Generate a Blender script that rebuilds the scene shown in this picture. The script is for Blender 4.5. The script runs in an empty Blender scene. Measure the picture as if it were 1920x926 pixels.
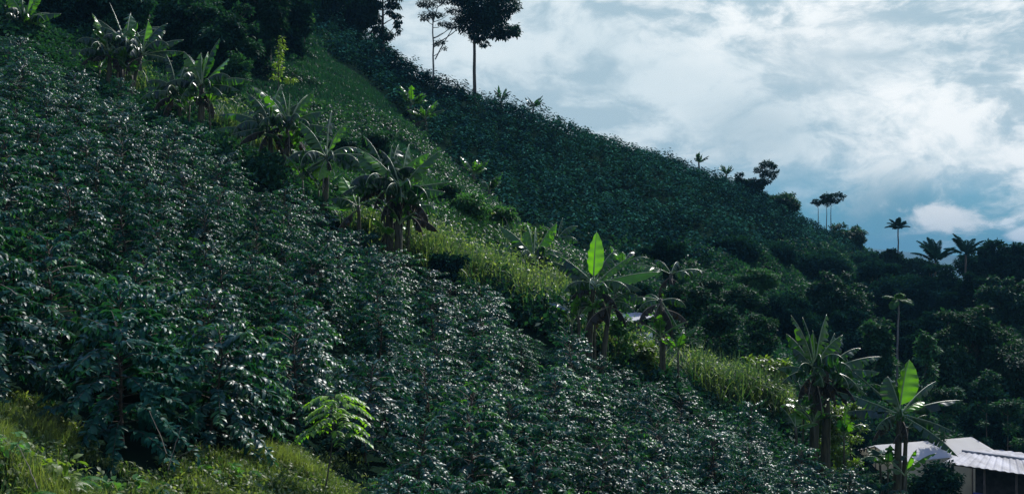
import bpy, math, random
import numpy as np

rng = np.random.default_rng(11)
random.seed(11)
R = math.radians
scn = bpy.context.scene
COL = scn.collection

# ------------------------------------------------------------------ camera
F, UC, VH = 2060.0, 960.0, 500.0          # focal length in photo pixels, centre column, horizon row
cam_d = bpy.data.cameras.new("camera")
cam_d.sensor_width = 36.0
cam_d.lens = 36.0 * F / 1920.0
cam_d.shift_y = (VH - 463.0) / 1920.0
cam_d.clip_start, cam_d.clip_end = 0.2, 60000.0
cam = bpy.data.objects.new("camera", cam_d)
cam.rotation_euler = (R(90), 0, 0)
COL.objects.link(cam)
scn.camera = cam


def P(u, v, d):
    return np.array([(u - UC) / F * d, d, -(v - VH) / F * d])


# ------------------------------------------------------------------ mesh helpers
class MB:
    """collects vertices, triangles and quads, and builds ONE mesh object"""

    def __init__(self):
        self.v, self.t, self.q, self.tm, self.qm, self.tint, self.n = [], [], [], [], [], [], 0

    def add(self, verts, tris=None, quads=None, mat=0, tint=0.0):
        verts = np.asarray(verts, dtype=np.float64).reshape(-1, 3)
        self.v.append(verts)
        k = len(verts)
        self.tint.append(np.full(k, tint) if np.isscalar(tint) else np.asarray(tint, dtype=float))
        if tris is not None and len(tris):
            a = np.asarray(tris, dtype=np.int64) + self.n
            self.t.append(a); self.tm.append(np.full(len(a), mat))
        if quads is not None and len(quads):
            a = np.asarray(quads, dtype=np.int64) + self.n
            self.q.append(a); self.qm.append(np.full(len(a), mat))
        self.n += k

    def mesh(self, name, mats, smooth=True):
        me = bpy.data.meshes.new(name)
        v = np.concatenate(self.v) if self.v else np.zeros((0, 3))
        t = np.concatenate(self.t) if self.t else np.zeros((0, 3), int)
        q = np.concatenate(self.q) if self.q else np.zeros((0, 4), int)
        me.vertices.add(len(v)); me.vertices.foreach_set("co", v.astype(np.float32).ravel())
        nl = 3 * len(t) + 4 * len(q)
        me.loops.add(nl)
        me.loops.foreach_set("vertex_index", np.concatenate([t.ravel(), q.ravel()]).astype(np.int32))
        me.polygons.add(len(t) + len(q))
        st = np.concatenate([np.arange(len(t)) * 3, 3 * len(t) + np.arange(len(q)) * 4])
        me.polygons.foreach_set("loop_start", st.astype(np.int32))
        mi = np.concatenate((self.tm + self.qm) or [np.zeros(0)])
        me.polygons.foreach_set("material_index", mi.astype(np.int32))
        me.polygons.foreach_set("use_smooth", np.full(len(t) + len(q), bool(smooth)))
        at = me.attributes.new("tint", "FLOAT", "POINT")
        at.data.foreach_set("value", np.concatenate(self.tint).astype(np.float32))
        for m in mats:
            me.materials.append(m)
        me.update(calc_edges=True)
        me.validate()
        return me

    def build(self, name, mats, parent=None, smooth=True, loc=None):
        if not isinstance(mats, (list, tuple)):
            mats = [mats]
        o = bpy.data.objects.new(name, self.mesh(name, mats, smooth))
        COL.objects.link(o)
        if parent is not None:
            o.parent = parent
        if loc is not None:
            o.location = loc
        return o


def tag(o, label=None, cat=None, group=None, kind=None):
    if label: o["label"] = label
    if cat: o["category"] = cat
    if group: o["group"] = group
    if kind: o["kind"] = kind
    return o


def empty(name, loc, label, cat, group=None, rz=0.0):
    o = bpy.data.objects.new(name, None)
    o.empty_display_size = 0.3
    COL.objects.link(o)
    o.location = [float(c) for c in loc]
    o.rotation_euler = (0, 0, rz)
    return tag(o, label, cat, group)


def nrm(a):
    a = np.asarray(a, float)
    return a / np.maximum(np.linalg.norm(a, axis=-1, keepdims=True), 1e-9)


# leaf templates: rows of (along, across, up), triangles
LEAF_FULL = (np.array([[0, 0, 0], [.34, 0, .02], [.70, 0, -.05], [1, 0, -.22],
                       [.30, .46, .07], [.66, .44, -.01], [.30, -.46, .07], [.66, -.44, -.01]]),
             np.array([[0, 1, 4], [0, 6, 1], [1, 2, 5], [1, 5, 4], [1, 6, 7], [1, 7, 2], [2, 3, 5], [2, 7, 3]]))
LEAF_LITE = (np.array([[0, 0, 0], [.45, .5, .06], [.45, -.5, .06], [1, 0, -.12]]),
             np.array([[0, 3, 1], [0, 2, 3]]))


def leaves(mb, pos, along, up, L, W, tpl=LEAF_LITE, tint=0.0, mat=0):
    pos = np.asarray(pos, float)
    n = len(pos)
    if n == 0:
        return
    along = nrm(np.broadcast_to(np.asarray(along, float), (n, 3)))
    up = np.broadcast_to(np.asarray(up, float), (n, 3))
    side = nrm(np.cross(up, along))
    up2 = np.cross(along, side)
    L = np.broadcast_to(np.asarray(L, float), (n,)); W = np.broadcast_to(np.asarray(W, float), (n,))
    tv, tt = tpl
    V = (pos[:, None, :] + along[:, None, :] * (tv[None, :, 0, None] * L[:, None, None])
         + side[:, None, :] * (tv[None, :, 1, None] * W[:, None, None])
         + up2[:, None, :] * (tv[None, :, 2, None] * L[:, None, None]))
    k = len(tv)
    T = tt[None] + (np.arange(n) * k)[:, None, None]
    tint = np.repeat(np.broadcast_to(np.asarray(tint, float), (n,)), k)
    mb.add(V.reshape(-1, 3), tris=T.reshape(-1, 3), tint=tint, mat=mat)


def blades(mb, pos, lean, L, W, bend, tint=0.0, seg=3, mat=0):
    """grass blades: pos Nx3, lean Nx2 (horizontal direction), arching over"""
    n = len(pos)
    if n == 0:
        return
    s = np.linspace(0, 1, seg + 1)
    lean = nrm(np.asarray(lean, float))
    ln3 = np.concatenate([lean, np.zeros((n, 1))], 1)
    sd = np.stack([-lean[:, 1], lean[:, 0], np.zeros(n)], 1)
    L = np.broadcast_to(L, (n,)); W = np.broadcast_to(W, (n,)); bend = np.broadcast_to(bend, (n,))
    ang = bend[:, None] * s[None] ** 1.4
    dz = np.cos(ang); dh = np.sin(ang)
    z = np.concatenate([np.zeros((n, 1)), np.cumsum((dz[:, 1:] + dz[:, :-1]) * .5, 1)], 1) / seg * L[:, None]
    h = np.concatenate([np.zeros((n, 1)), np.cumsum((dh[:, 1:] + dh[:, :-1]) * .5, 1)], 1) / seg * L[:, None]
    c = pos[:, None, :] + ln3[:, None, :] * h[..., None] + np.array([0, 0, 1.0]) * z[..., None]
    w = (1 - s ** 2.2) * .5
    w[-1] = 0.03
    a = c + sd[:, None, :] * (w[None, :, None] * W[:, None, None])
    b = c - sd[:, None, :] * (w[None, :, None] * W[:, None, None])
    V = np.stack([a, b], 2).reshape(n, -1, 3)
    k = V.shape[1]
    q = np.array([[2 * i, 2 * i + 1, 2 * i + 3, 2 * i + 2] for i in range(seg)])
    Q = q[None] + (np.arange(n) * k)[:, None, None]
    mb.add(V.reshape(-1, 3), quads=Q.reshape(-1, 4), tint=np.repeat(np.broadcast_to(tint, (n,)), k), mat=mat)


def tube(mb, path, rad, sides=6, mat=0, tint=0.0, cap=True):
    path = np.asarray(path, float)
    n = len(path)
    rad = np.broadcast_to(np.asarray(rad, float), (n,))
    tan = nrm(np.gradient(path, axis=0))
    ref = np.array([0.31, 0.95, 0.05])
    a = nrm(np.cross(tan, ref)); b = np.cross(tan, a)
    th = np.linspace(0, 2 * math.pi, sides, endpoint=False)
    a = np.atleast_2d(a); b = np.atleast_2d(b)
    V = path[:, None] + (a[:, None] * np.cos(th)[None, :, None] + b[:, None] * np.sin(th)[None, :, None]) * rad[:, None, None]
    q = []
    for i in range(n - 1):
        for j in range(sides):
            q.append([i * sides + j, i * sides + (j + 1) % sides, (i + 1) * sides + (j + 1) % sides, (i + 1) * sides + j])
    V = V.reshape(-1, 3)
    t = []
    if cap:
        V = np.concatenate([V, path[-1:]])
        e = n * sides
        t = [[(n - 1) * sides + j, (n - 1) * sides + (j + 1) % sides, e] for j in range(sides)]
    mb.add(V, tris=t, quads=q, mat=mat, tint=tint)


def curve(a, b, sag=0.0, n=7, wob=0.0):
    a = np.asarray(a, float); b = np.asarray(b, float)
    s = np.linspace(0, 1, n)[:, None]
    p = a + (b - a) * s
    p[:, 2] += (sag * 4 * s * (1 - s))[:, 0]
    if wob:
        w = rng.normal(0, wob, (n, 3)); w[0] = 0; w[-1] = 0
        p += w
    return p


# ------------------------------------------------------------------ materials
def new_mat(name):
    m = bpy.data.materials.new(name)
    m.use_nodes = True
    nt = m.node_tree
    for n in list(nt.nodes):
        nt.nodes.remove(n)
    out = nt.nodes.new("ShaderNodeOutputMaterial")
    return m, nt, out


def N(nt, typ, **kw):
    n = nt.nodes.new(typ)
    for k, v in kw.items():
        setattr(n, k, v)
    return n


def leaf_mat(name, dark, fresh, rough=0.38, transl=0.25, spec=0.5, vary=0.35, tcol=None, scale=1.2, patchy=0.0):
    m, nt, out = new_mat(name)
    L = nt.links.new
    at = N(nt, "ShaderNodeAttribute", attribute_name="tint")
    mix = N(nt, "ShaderNodeMix", data_type="RGBA")
    mix.inputs[6].default_value = (*dark, 1); mix.inputs[7].default_value = (*fresh, 1)
    L(at.outputs["Fac"], mix.inputs[0])
    geo = N(nt, "ShaderNodeNewGeometry")
    noi = N(nt, "ShaderNodeTexNoise"); noi.inputs["Scale"].default_value = scale
    L(geo.outputs["Position"], noi.inputs["Vector"])
    oi = N(nt, "ShaderNodeObjectInfo")
    ad = N(nt, "ShaderNodeMath", operation="ADD"); L(noi.outputs["Fac"], ad.inputs[0]); L(oi.outputs["Random"], ad.inputs[1])
    mr = N(nt, "ShaderNodeMapRange"); mr.inputs[1].default_value = 0.3; mr.inputs[2].default_value = 1.7
    mr.inputs[3].default_value = 1 - vary; mr.inputs[4].default_value = 1 + vary
    L(ad.outputs[0], mr.inputs[0])
    mul = N(nt, "ShaderNodeVectorMath", operation="SCALE")
    L(mix.outputs[2], mul.inputs[0]); L(mr.outputs[0], mul.inputs["Scale"])
    pb = N(nt, "ShaderNodeBsdfPrincipled")
    pb.inputs["Roughness"].default_value = rough
    pb.inputs["Specular IOR Level"].default_value = spec
    L(mul.outputs[0], pb.inputs["Base Color"])
    if patchy:      # some bushes carry young glossy leaves, others older dull ones
        pn = N(nt, "ShaderNodeTexNoise"); pn.inputs["Scale"].default_value = .45; pn.inputs["Detail"].default_value = 3
        L(geo.outputs["Position"], pn.inputs["Vector"])
        pr = N(nt, "ShaderNodeMapRange"); pr.inputs[1].default_value = .38; pr.inputs[2].default_value = .66
        pr.inputs[3].default_value = spec * (1 - patchy); pr.inputs[4].default_value = spec * 1.25
        L(pn.outputs["Fac"], pr.inputs[0]); L(pr.outputs[0], pb.inputs["Specular IOR Level"])
    tr = N(nt, "ShaderNodeBsdfTranslucent")
    tc = tcol or (1.6, 2.0, 0.7)
    tm = N(nt, "ShaderNodeVectorMath", operation="MULTIPLY"); tm.inputs[1].default_value = tc
    L(mul.outputs[0], tm.inputs[0]); L(tm.outputs[0], tr.inputs["Color"])
    ms = N(nt, "ShaderNodeMixShader"); ms.inputs[0].default_value = transl
    L(pb.outputs[0], ms.inputs[1]); L(tr.outputs[0], ms.inputs[2]); L(ms.outputs[0], out.inputs["Surface"])
    return m


def plain_mat(name, c1, c2, scale=6.0, rough=0.8, spec=0.3, stretch=(1, 1, 1), bump=0.0):
    m, nt, out = new_mat(name)
    L = nt.links.new
    tc = N(nt, "ShaderNodeTexCoord")
    mp = N(nt, "ShaderNodeMapping"); mp.inputs["Scale"].default_value = stretch
    L(tc.outputs["Object"], mp.inputs[0])
    noi = N(nt, "ShaderNodeTexNoise"); noi.inputs["Scale"].default_value = scale; noi.inputs["Detail"].default_value = 6
    L(mp.outputs[0], noi.inputs["Vector"])
    cr = N(nt, "ShaderNodeValToRGB")
    cr.color_ramp.elements[0].position = 0.32; cr.color_ramp.elements[1].position = 0.68
    cr.color_ramp.elements[0].color = (*c1, 1); cr.color_ramp.elements[1].color = (*c2, 1)
    L(noi.outputs["Fac"], cr.inputs[0])
    pb = N(nt, "ShaderNodeBsdfPrincipled")
    pb.inputs["Roughness"].default_value = rough; pb.inputs["Specular IOR Level"].default_value = spec
    L(cr.outputs[0], pb.inputs["Base Color"])
    if bump:
        bp = N(nt, "ShaderNodeBump"); bp.inputs["Strength"].default_value = bump
        L(noi.outputs["Fac"], bp.inputs["Height"]); L(bp.outputs[0], pb.inputs["Normal"])
    L(pb.outputs[0], out.inputs["Surface"])
    return m


M = {}
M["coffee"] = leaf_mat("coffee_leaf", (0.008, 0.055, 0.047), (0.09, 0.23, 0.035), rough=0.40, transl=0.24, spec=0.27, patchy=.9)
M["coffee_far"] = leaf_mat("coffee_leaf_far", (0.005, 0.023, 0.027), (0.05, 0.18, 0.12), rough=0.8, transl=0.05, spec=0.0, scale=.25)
M["banana"] = leaf_mat("banana_leaf", (0.007, 0.034, 0.024), (0.12, 0.27, 0.02), rough=0.30, transl=0.42, spec=0.45, tcol=(1.6, 2.1, .4), scale=3.0)
M["midrib"] = plain_mat("banana_midrib", (0.10, 0.15, 0.06), (0.16, 0.21, 0.09), rough=.38, spec=.5)
M["dryleaf"] = leaf_mat("dry_banana_leaf", (0.02, 0.02, 0.015), (0.07, 0.055, 0.032), rough=0.7, transl=0.2, spec=.3, tcol=(1.3, 1.1, .7))
M["pseudostem"] = plain_mat("banana_pseudostem", (0.018, 0.02, 0.012), (0.07, 0.065, 0.035), scale=5, stretch=(3, 3, .5), rough=.6, bump=.3)
M["bark"] = plain_mat("bark", (0.03, 0.026, 0.02), (0.10, 0.09, 0.075), scale=4, stretch=(2, 2, .5), rough=.9, bump=.4)
M["palebark"] = plain_mat("pale_bark", (0.09, 0.09, 0.08), (0.22, 0.21, 0.19), scale=3, stretch=(2, 2, .6), rough=.85)
M["stem"] = plain_mat("coffee_stem", (0.03, 0.024, 0.018), (0.085, 0.07, 0.055), scale=9, rough=.85)
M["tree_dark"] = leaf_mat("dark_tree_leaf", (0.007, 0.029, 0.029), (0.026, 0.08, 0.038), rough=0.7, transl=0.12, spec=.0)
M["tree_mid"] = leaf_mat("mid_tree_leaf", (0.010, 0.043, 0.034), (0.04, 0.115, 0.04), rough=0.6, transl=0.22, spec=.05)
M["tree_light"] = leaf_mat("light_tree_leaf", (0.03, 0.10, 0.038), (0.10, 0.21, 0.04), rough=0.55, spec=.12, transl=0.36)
M["yellow"] = leaf_mat("yellow_green_leaf", (0.07, 0.13, 0.02), (0.17, 0.21, 0.03), rough=0.45, transl=0.4)
M["sapling"] = leaf_mat("sapling_leaf", (0.04, 0.13, 0.045), (0.22, 0.36, 0.03), rough=.45, transl=.48, tcol=(1.6, 2.0, .5))
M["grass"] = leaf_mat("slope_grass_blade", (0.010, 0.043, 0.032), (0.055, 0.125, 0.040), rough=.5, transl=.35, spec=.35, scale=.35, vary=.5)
M["tallgrass"] = leaf_mat("tall_grass_blade", (0.022, 0.062, 0.032), (0.19, 0.215, 0.08), rough=.45, transl=.4, spec=.4, scale=.6, vary=.45)
M["fggrass"] = leaf_mat("bank_grass_blade", (0.025, 0.070, 0.030), (0.20, 0.21, 0.07), rough=.5, transl=.36, spec=.35, scale=1.1, vary=.5)
M["dry"] = plain_mat("dry_stalk", (0.08, 0.07, 0.05), (0.18, 0.155, 0.11), rough=.8)

# ------------------------------------------------------------------ terrain
EDGE = np.array([[-200, -60], [0, 40], [60, 78], [150, 125], [240, 182], [380, 258], [470, 318], [540, 355], [640, 415],
                 [740, 468], [830, 500], [900, 545], [1000, 605], [1100, 645], [1210, 680], [1330, 745], [1450, 800],
                 [1530, 822], [1640, 905], [1700, 940], [2300, 1300]], float)     # upper edge of the near coffee field


def edge_v(u):
    return np.interp(u, EDGE[:, 0], EDGE[:, 1])


def planeA(x, y):
    return -0.48 * x + 0.10 * y - 7.85


ctrl = []
for x in np.arange(-46, 24, 5.0):
    for y in np.arange(-12, 66, 5.0):
        z = planeA(x, y)
        if y < 6:
            ctrl.append((x, y, z)); continue
        u = UC + F * x / y; v = VH - F * (z + 1.8) / y
        if v > edge_v(u) + 4 and y < 66:
            ctrl.append((x, y, z))
for (u, v, d, h) in [
    # grass strip
    (590, 112, 92, .5), (640, 152, 87, .5), (700, 205, 83, .5), (780, 270, 80, .5), (850, 325, 77, .5), (920, 385, 74, .5),
    (990, 428, 71, .5), (1050, 462, 69, .5), (560, 185, 78, .5), (610, 260, 71, .5), (690, 300, 67, .5), (770, 350, 63, .5),
    (840, 405, 60, .6), (910, 465, 58, .8), (1000, 530, 56, .8), (1080, 570, 55, .8), (480, 150, 80, .6), (520, 210, 72, .5),
    (430, 170, 74, .6), (300, 100, 76, .5), (180, 40, 80, .5), (60, -20, 84, .5), (-100, -120, 92, .5), (400, 60, 96, .5),
    (500, 60, 96, .5), (250, 0, 100, .5), (0, -160, 110, .5),
    # far coffee slope
    (560, 40, 106, 1.5), (630, 85, 99, 1.5), (700, 135, 95, 1.5), (760, 190, 90, 1.5), (850, 285, 83, 1.5), (950, 370, 79, 1.5),
    (1060, 440, 75, 1.5), (800, 180, 108, 1.5), (950, 270, 102, 1.5), (1100, 350, 102, 1.5), (1250, 380, 108, 1.5), (1400, 400, 122, 1.5),
    (1150, 430, 86, 1.5), (1300, 440, 98, 1.5), (640, 15, 124, 1.5), (730, 90, 126, 1.5), (820, 143, 128, 1.5), (900, 172, 130, 1.5),
    (1000, 208, 134, 1.5), (1150, 268, 139, 1.5), (1290, 303, 145, 1.5), (1400, 350, 151, 1.5), (1500, 398, 157, 1.5), (1600, 446, 165, 2),
    (560, -60, 128, 2), (450, -130, 130, 2), (300, -220, 135, 2),
    # valley on the right
    (1250, 500, 75, 2), (1200, 590, 58, 2.8), (1250, 640, 60, 1.8), (1400, 620, 62, 1.6), (1400, 500, 90, 2), (1400, 430, 106, 1.5),
    (1550, 640, 75, 3), (1550, 520, 115, 4), (1550, 455, 140, 2), (1700, 700, 70, 3), (1700, 560, 110, 6), (1690, 490, 152, 5),
    (1850, 800, 66, 3.3), (1850, 650, 90, 7), (1850, 545, 130, 8), (1900, 505, 165, 6), (1750, 860, 62, 1.7), (1900, 860, 60, 2),
    (1600, 800, 57, 2.5), (1330, 738, 53, .5), (1390, 750, 54, .5), (1450, 775, 54, .6), (1500, 800, 54, 1.0), (1900, 910, 52, 1.0), (1480, 700, 60, 2.0), (2050, 700, 90, 6), (2100, 560, 140, 8)]:
    p = P(u, v, d); ctrl.append((p[0], p[1], p[2] - h))
for (u, v, d) in [(640, 15, 124), (730, 90, 126), (820, 143, 128), (900, 172, 130), (1000, 208, 134), (1150, 268, 139), (1290, 303, 145),
                  (1400, 350, 151), (1500, 398, 157), (1600, 446, 165), (1690, 490, 165), (1900, 520, 180), (450, -130, 130)]:
    p = P(u, v, d)
    ctrl.append((p[0] * 1.2 + 3, p[1] + 28, p[2] - 9)); ctrl.append((p[0] * 1.6 + 6, p[1] + 80, p[2] - 32))
ctrl = np.array(ctrl)
_S = 50.0


def _k(r2):
    return 0.5 * r2 * np.log(np.maximum(r2, 1e-12))


_X = ctrl[:, :2] / _S
_n = len(_X)
_K = _k(((_X[:, None] - _X[None]) ** 2).sum(-1)) + np.eye(_n) * 6e-4
_Pm = np.concatenate([np.ones((_n, 1)), _X], 1)
_A = np.zeros((_n + 3, _n + 3)); _A[:_n, :_n] = _K; _A[:_n, _n:] = _Pm; _A[_n:, :_n] = _Pm.T
_W = np.linalg.solve(_A, np.concatenate([ctrl[:, 2], np.zeros(3)]))


def vnoise(x, y, f, seed=0):
    """cheap smooth noise from a few sines"""
    r = np.random.default_rng(seed)
    s = 0
    for _ in range(6):
        a = r.uniform(0, 6.28); k = f * r.uniform(.6, 1.7)
        s = s + np.sin(k * (x * math.cos(a) + y * math.sin(a)) + r.uniform(0, 6.28))
    return s / 6


def H(x, y):
    x = np.asarray(x, float); y = np.asarray(y, float)
    sh = np.broadcast(x, y).shape
    xf = np.broadcast_to(x, sh).ravel(); yf = np.broadcast_to(y, sh).ravel()
    q = np.stack([xf, yf], 1) / _S
    out = np.empty(len(q))
    for i in range(0, len(q), 20000):
        c = q[i:i + 20000]
        out[i:i + 20000] = _k(((c[:, None] - _X[None]) ** 2).sum(-1)) @ _W[:_n] + _W[_n] + c @ _W[_n + 1:]
    # fade to the wide low country outside the modelled hillside
    d = np.maximum.reduce([(-75 - xf) / 90, (xf - 95) / 120, (yf - 195) / 120, (-18 - yf) / 60, np.zeros(len(xf))])
    w = 1 - np.clip(d, 0, 1) ** 2 * (3 - 2 * np.clip(d, 0, 1))
    far = -62 + 10 * vnoise(xf, yf, 0.004, 3)
    out = out * w + far * (1 - w)
    out += w * (0.16 * vnoise(xf, yf, 0.7, 1) + 0.10 * vnoise(xf, yf, 1.7, 2))
    # grassy bank in the near left and small one below the sapling
    out += 1.35 * np.exp(-((xf + 6.3) / 2.6) ** 2 - ((yf - 12.6) / 2.3) ** 2)
    out += 0.35 * np.exp(-((xf + 3.4) / 2.2) ** 2 - ((yf - 18.0) / 2.6) ** 2)
    return out.reshape(sh)


def h1(x, y):
    return float(H(np.array([x]), np.array([y]))[0])


def graded(lo, hi, step, far, ng):
    core = np.arange(lo, hi + step * .5, step)
    g = np.geomspace(step, far, ng)
    return np.concatenate([(lo - np.cumsum(g))[::-1], core, hi + np.cumsum(g)])


gx = graded(-80, 100, 1.1, 2500, 26)
gy = graded(-10, 200, 1.1, 2500, 26)
GX, GY = np.meshgrid(gx, gy)
GZ = H(GX, GY)
nx, ny = len(gx), len(gy)
idx = np.arange(nx * ny).reshape(ny, nx)
mb = MB()
mb.add(np.stack([GX, GY, GZ], -1).reshape(-1, 3),
       quads=np.stack([idx[:-1, :-1], idx[:-1, 1:], idx[1:, 1:], idx[1:, :-1]], -1).reshape(-1, 4))
M["ground"] = plain_mat("hillside_ground", (0.004, 0.011, 0.008), (0.010, 0.022, 0.013), scale=0.9, rough=1.0, spec=.0, bump=.5)
tag(mb.build("hillside", M["ground"]), kind="structure")


def pix(p):
    p = np.asarray(p, float)
    return UC + F * p[..., 0] / p[..., 1], VH - F * p[..., 2] / p[..., 1]


def base_at(u, d):
    x = (u - UC) / F * d
    return np.array([x, d, h1(x, d)])


# distant mountain, a real ridge several kilometres away
mb = MB()
mx = np.linspace(-1500, 5200, 160) * .55; my = np.linspace(6400, 9000, 14)
MX, MY = np.meshgrid(mx / .55, my)
prof = (130 * np.exp(-((MX - 2550) / 520) ** 2) + 90 * np.exp(-((MX - 3500) / 700) ** 2) + 60 * np.exp(-((MX - 1500) / 800) ** 2)
        + 12 * vnoise(MX, MX * 0, 0.012, 5) + 7 * vnoise(MX, MX * 0, 0.04, 6))
tt = (MY - 6400) / 2600
MZ = -80 + (prof + 60) * np.sin(np.clip(tt * 1.35, 0, 1) * math.pi / 2) + 14 * vnoise(MX, MY, 0.01, 8) * np.sin(np.clip(tt, 0, 1) * math.pi)
ii = np.arange(MX.size).reshape(MX.shape)
mb.add(np.stack([MX * .55, MY * .55, MZ * .55], -1).reshape(-1, 3),
       quads=np.stack([ii[:-1, :-1], ii[:-1, 1:], ii[1:, 1:], ii[1:, :-1]], -1).reshape(-1, 4))
M["mountain"] = plain_mat("mountain_forest", (0.02, 0.045, 0.03), (0.05, 0.08, 0.05), scale=.004, rough=.95, spec=.1)
tag(mb.build("mountain", M["mountain"]), kind="structure")

# ------------------------------------------------------------------ coffee bushes
def bush_meshes(seed, ht, rad, nbr, fresh, leaf=0.120):
    r = np.random.default_rng(seed)
    lf, st = MB(), MB()
    top = np.array([r.normal(0, .06), r.normal(0, .06), ht * .94])
    path = curve((0, 0, -.25), top, 0, 6)
    path[1:-1, :2] += r.normal(0, .03, (4, 2))
    tube(st, path, np.linspace(.035, .010, 6), 5)
    for i in range(nbr):
        f = (i + .5) / nbr
        h = ht * (.10 + .80 * f)
        prof = math.sqrt(max(.03, 1 - (max(0, f - .18) / .84) ** 2.2))
        ln = rad * prof * r.uniform(.80, 1.12)
        az = i * 2.39996 + r.normal(0, .25)
        el = R(r.uniform(2, 22) + 38 * f * f)
        o = np.array([math.cos(az), math.sin(az), 0])
        p0 = np.array([top[0] * h / ht, top[1] * h / ht, h])
        s = np.linspace(0, 1, 6)[:, None]
        bp = p0 + o * (ln * s) + np.array([0, 0, 1.0]) * (ln * (math.tan(el) * s - .55 * s ** 2 * r.uniform(.7, 1.35)))
        tube(st, bp, np.linspace(.011, .003, 6), 3, cap=False)
        npair = max(5, int(ln / .041))
        ss = np.linspace(.26, 1.0, npair)
        pp = np.stack([np.interp(ss, s[:, 0], bp[:, k]) for k in range(3)], 1)
        sd = np.array([-o[1], o[0], 0])
        for sg in (-1, 1):
            al = o * r.uniform(.05, .9, (npair, 1)) + sd * sg * r.uniform(.3, 1.0, (npair, 1)) + np.array([0, 0, -1]) * r.uniform(-.1, 1.0, (npair, 1)) + r.normal(0, .22, (npair, 3))
            up = np.array([0, 0, 1.0]) + o * .35 + r.normal(0, .28, (npair, 3))
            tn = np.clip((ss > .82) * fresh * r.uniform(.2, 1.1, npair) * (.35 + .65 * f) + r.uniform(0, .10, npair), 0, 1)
            L = leaf * r.uniform(.72, 1.22, npair) * (1 - .25 * (ss > .9))
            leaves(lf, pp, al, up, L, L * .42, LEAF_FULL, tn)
    k = 10
    al = r.normal(0, 1, (k, 3)); al[:, 2] = np.abs(al[:, 2]) * .6
    leaves(lf, np.repeat(top[None], k, 0), al, np.array([0, 0, 1.0]) + r.normal(0, .3, (k, 3)), leaf * .8, leaf * .3, LEAF_FULL, fresh * .8)
    return lf.mesh("foliage", [M["coffee"]]), st.mesh("stem", [M["stem"]])


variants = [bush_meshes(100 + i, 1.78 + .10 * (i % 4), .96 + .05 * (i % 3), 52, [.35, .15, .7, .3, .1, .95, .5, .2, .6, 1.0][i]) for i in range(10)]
big_variants = [bush_meshes(300 + i, 2.2, 1.3, 52, .15 + .2 * i, leaf=.165) for i in range(3)]
protos = {}


def put_bush(key, meshes, loc, rz, sc, label, group, tilt=0.0):
    """the first of a kind is built, later ones are copies of it and of its parts"""
    if key not in protos:
        t = empty("coffee_bush", loc, label, "coffee bush", group, rz)
        for nm, me in zip(("foliage", "stem"), meshes):
            o = bpy.data.objects.new(nm, me); COL.objects.link(o); o.parent = t
        protos[key] = t
    else:
        src = protos[key]
        t = src.copy(); COL.objects.link(t)
        for ch in src.children:
            c = ch.copy(); COL.objects.link(c); c.parent = t
        t.location = [float(a) for a in loc]; t.rotation_euler = (0, 0, rz)
        t["label"] = label; t["group"] = group
    t.scale = (sc * .97, sc * .97, sc * rng.uniform(.80, 1.0))
    t.rotation_euler = (rng.normal(0, .05), tilt, rz)
    return t


FG = np.array([[-200, 690], [0, 752], [100, 800], [170, 850], [205, 910], [260, 950], [350, 950], [390, 905], [470, 868], [560, 862], [610, 884], [640, 925], [665, 1000], [700, 1500], [2500, 1600]], float)
spots = []
row = 0
y = 11.5
while y < 68:
    x0 = -0.5 * y - 2
    x = x0 + rng.uniform(0, 1.5)
    while x < 24:
        xx = x + rng.normal(0, .24); yy = y + rng.normal(0, .22) + .5 * math.sin(x * .23 + row)
        z = h1(xx, yy)
        u, v0 = pix(np.array([xx, yy, z])); _, vc = pix(np.array([xx, yy, z + 1.75]))
        if vc > edge_v(u) and v0 < np.interp(u, FG[:, 0], FG[:, 1]) and vc < 960 and u > -110:
            spots.append((xx, yy, z, u, vc))
        x += 1.76
    y += 1.95
    row += 1
n_near = 0
for (x, y_, z, u, vc) in spots:
    if (rng.random() < .025 and y_ > 24) or (u > 1655 and vc < 905 and y_ > 40):
        continue
    rz = rng.uniform(0, 6.28)
    if y_ < 21.5 and u < 420:
        k = rng.integers(0, 3)
        put_bush(("b", k), big_variants[k], (x, y_, z), rz, rng.uniform(.95, 1.12),
                 "tall large-leaved coffee bush at the near end of the field, above the grass bank", "tall coffee bushes above the grass bank", .05)
    else:
        k = int(rng.choice(10, p=[.13, .13, .08, .13, .15, .06, .1, .12, .07, .03]))
        put_bush(("s", k), variants[k], (x, y_, z), rz, rng.choice([rng.uniform(.75, .95), rng.uniform(1.0, 1.3)], p=[.25, .75]),
                 "waist-high glossy dark green coffee bush in the packed rows of the near field", "coffee bushes in the near field", .04)
    n_near += 1
print("near bushes", n_near)

# far coffee slope: thousands of bushes, one mass
BND = np.array([[480, -40], [560, 30], [620, 84], [700, 138], [760, 196], [850, 290], [950, 376], [1060, 446], [1180, 470], [1300, 478], [1450, 470], [1600, 468], [1640, 475]], float)
mb = MB()
cand = []
for yy in np.arange(68, 185, 2.2):
    for xx in np.arange(-45, 62, 1.85):
        cand.append((xx, yy + 1.2 * math.sin(xx * .11)))
cand = np.array(cand); cand += rng.normal(0, .2, cand.shape)
cz = H(cand[:, 0], cand[:, 1])
cu, cv = pix(np.stack([cand[:, 0], cand[:, 1], cz + .8], 1))
bd = np.interp(cu, BND[:, 0], BND[:, 1])
dep = np.interp(cu, [560, 700, 850, 1060, 1300, 1600], [100, 90, 78, 71, 88, 120])
ridge_d = np.interp(cu, [560, 730, 900, 1150, 1400, 1600], [128, 128, 132, 142, 154, 168]) + 10
ok = (cv < bd + 8) & (cand[:, 1] > dep - 5) & (cand[:, 1] < ridge_d) & (cu > 470) & (cu < 1640) & (rng.random(len(cu)) > .05 + .25 * (vnoise(cand[:, 0], cand[:, 1], .3, 63) > .38))
fb = np.concatenate([cand[ok], cz[ok][:, None]], 1)
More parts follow.
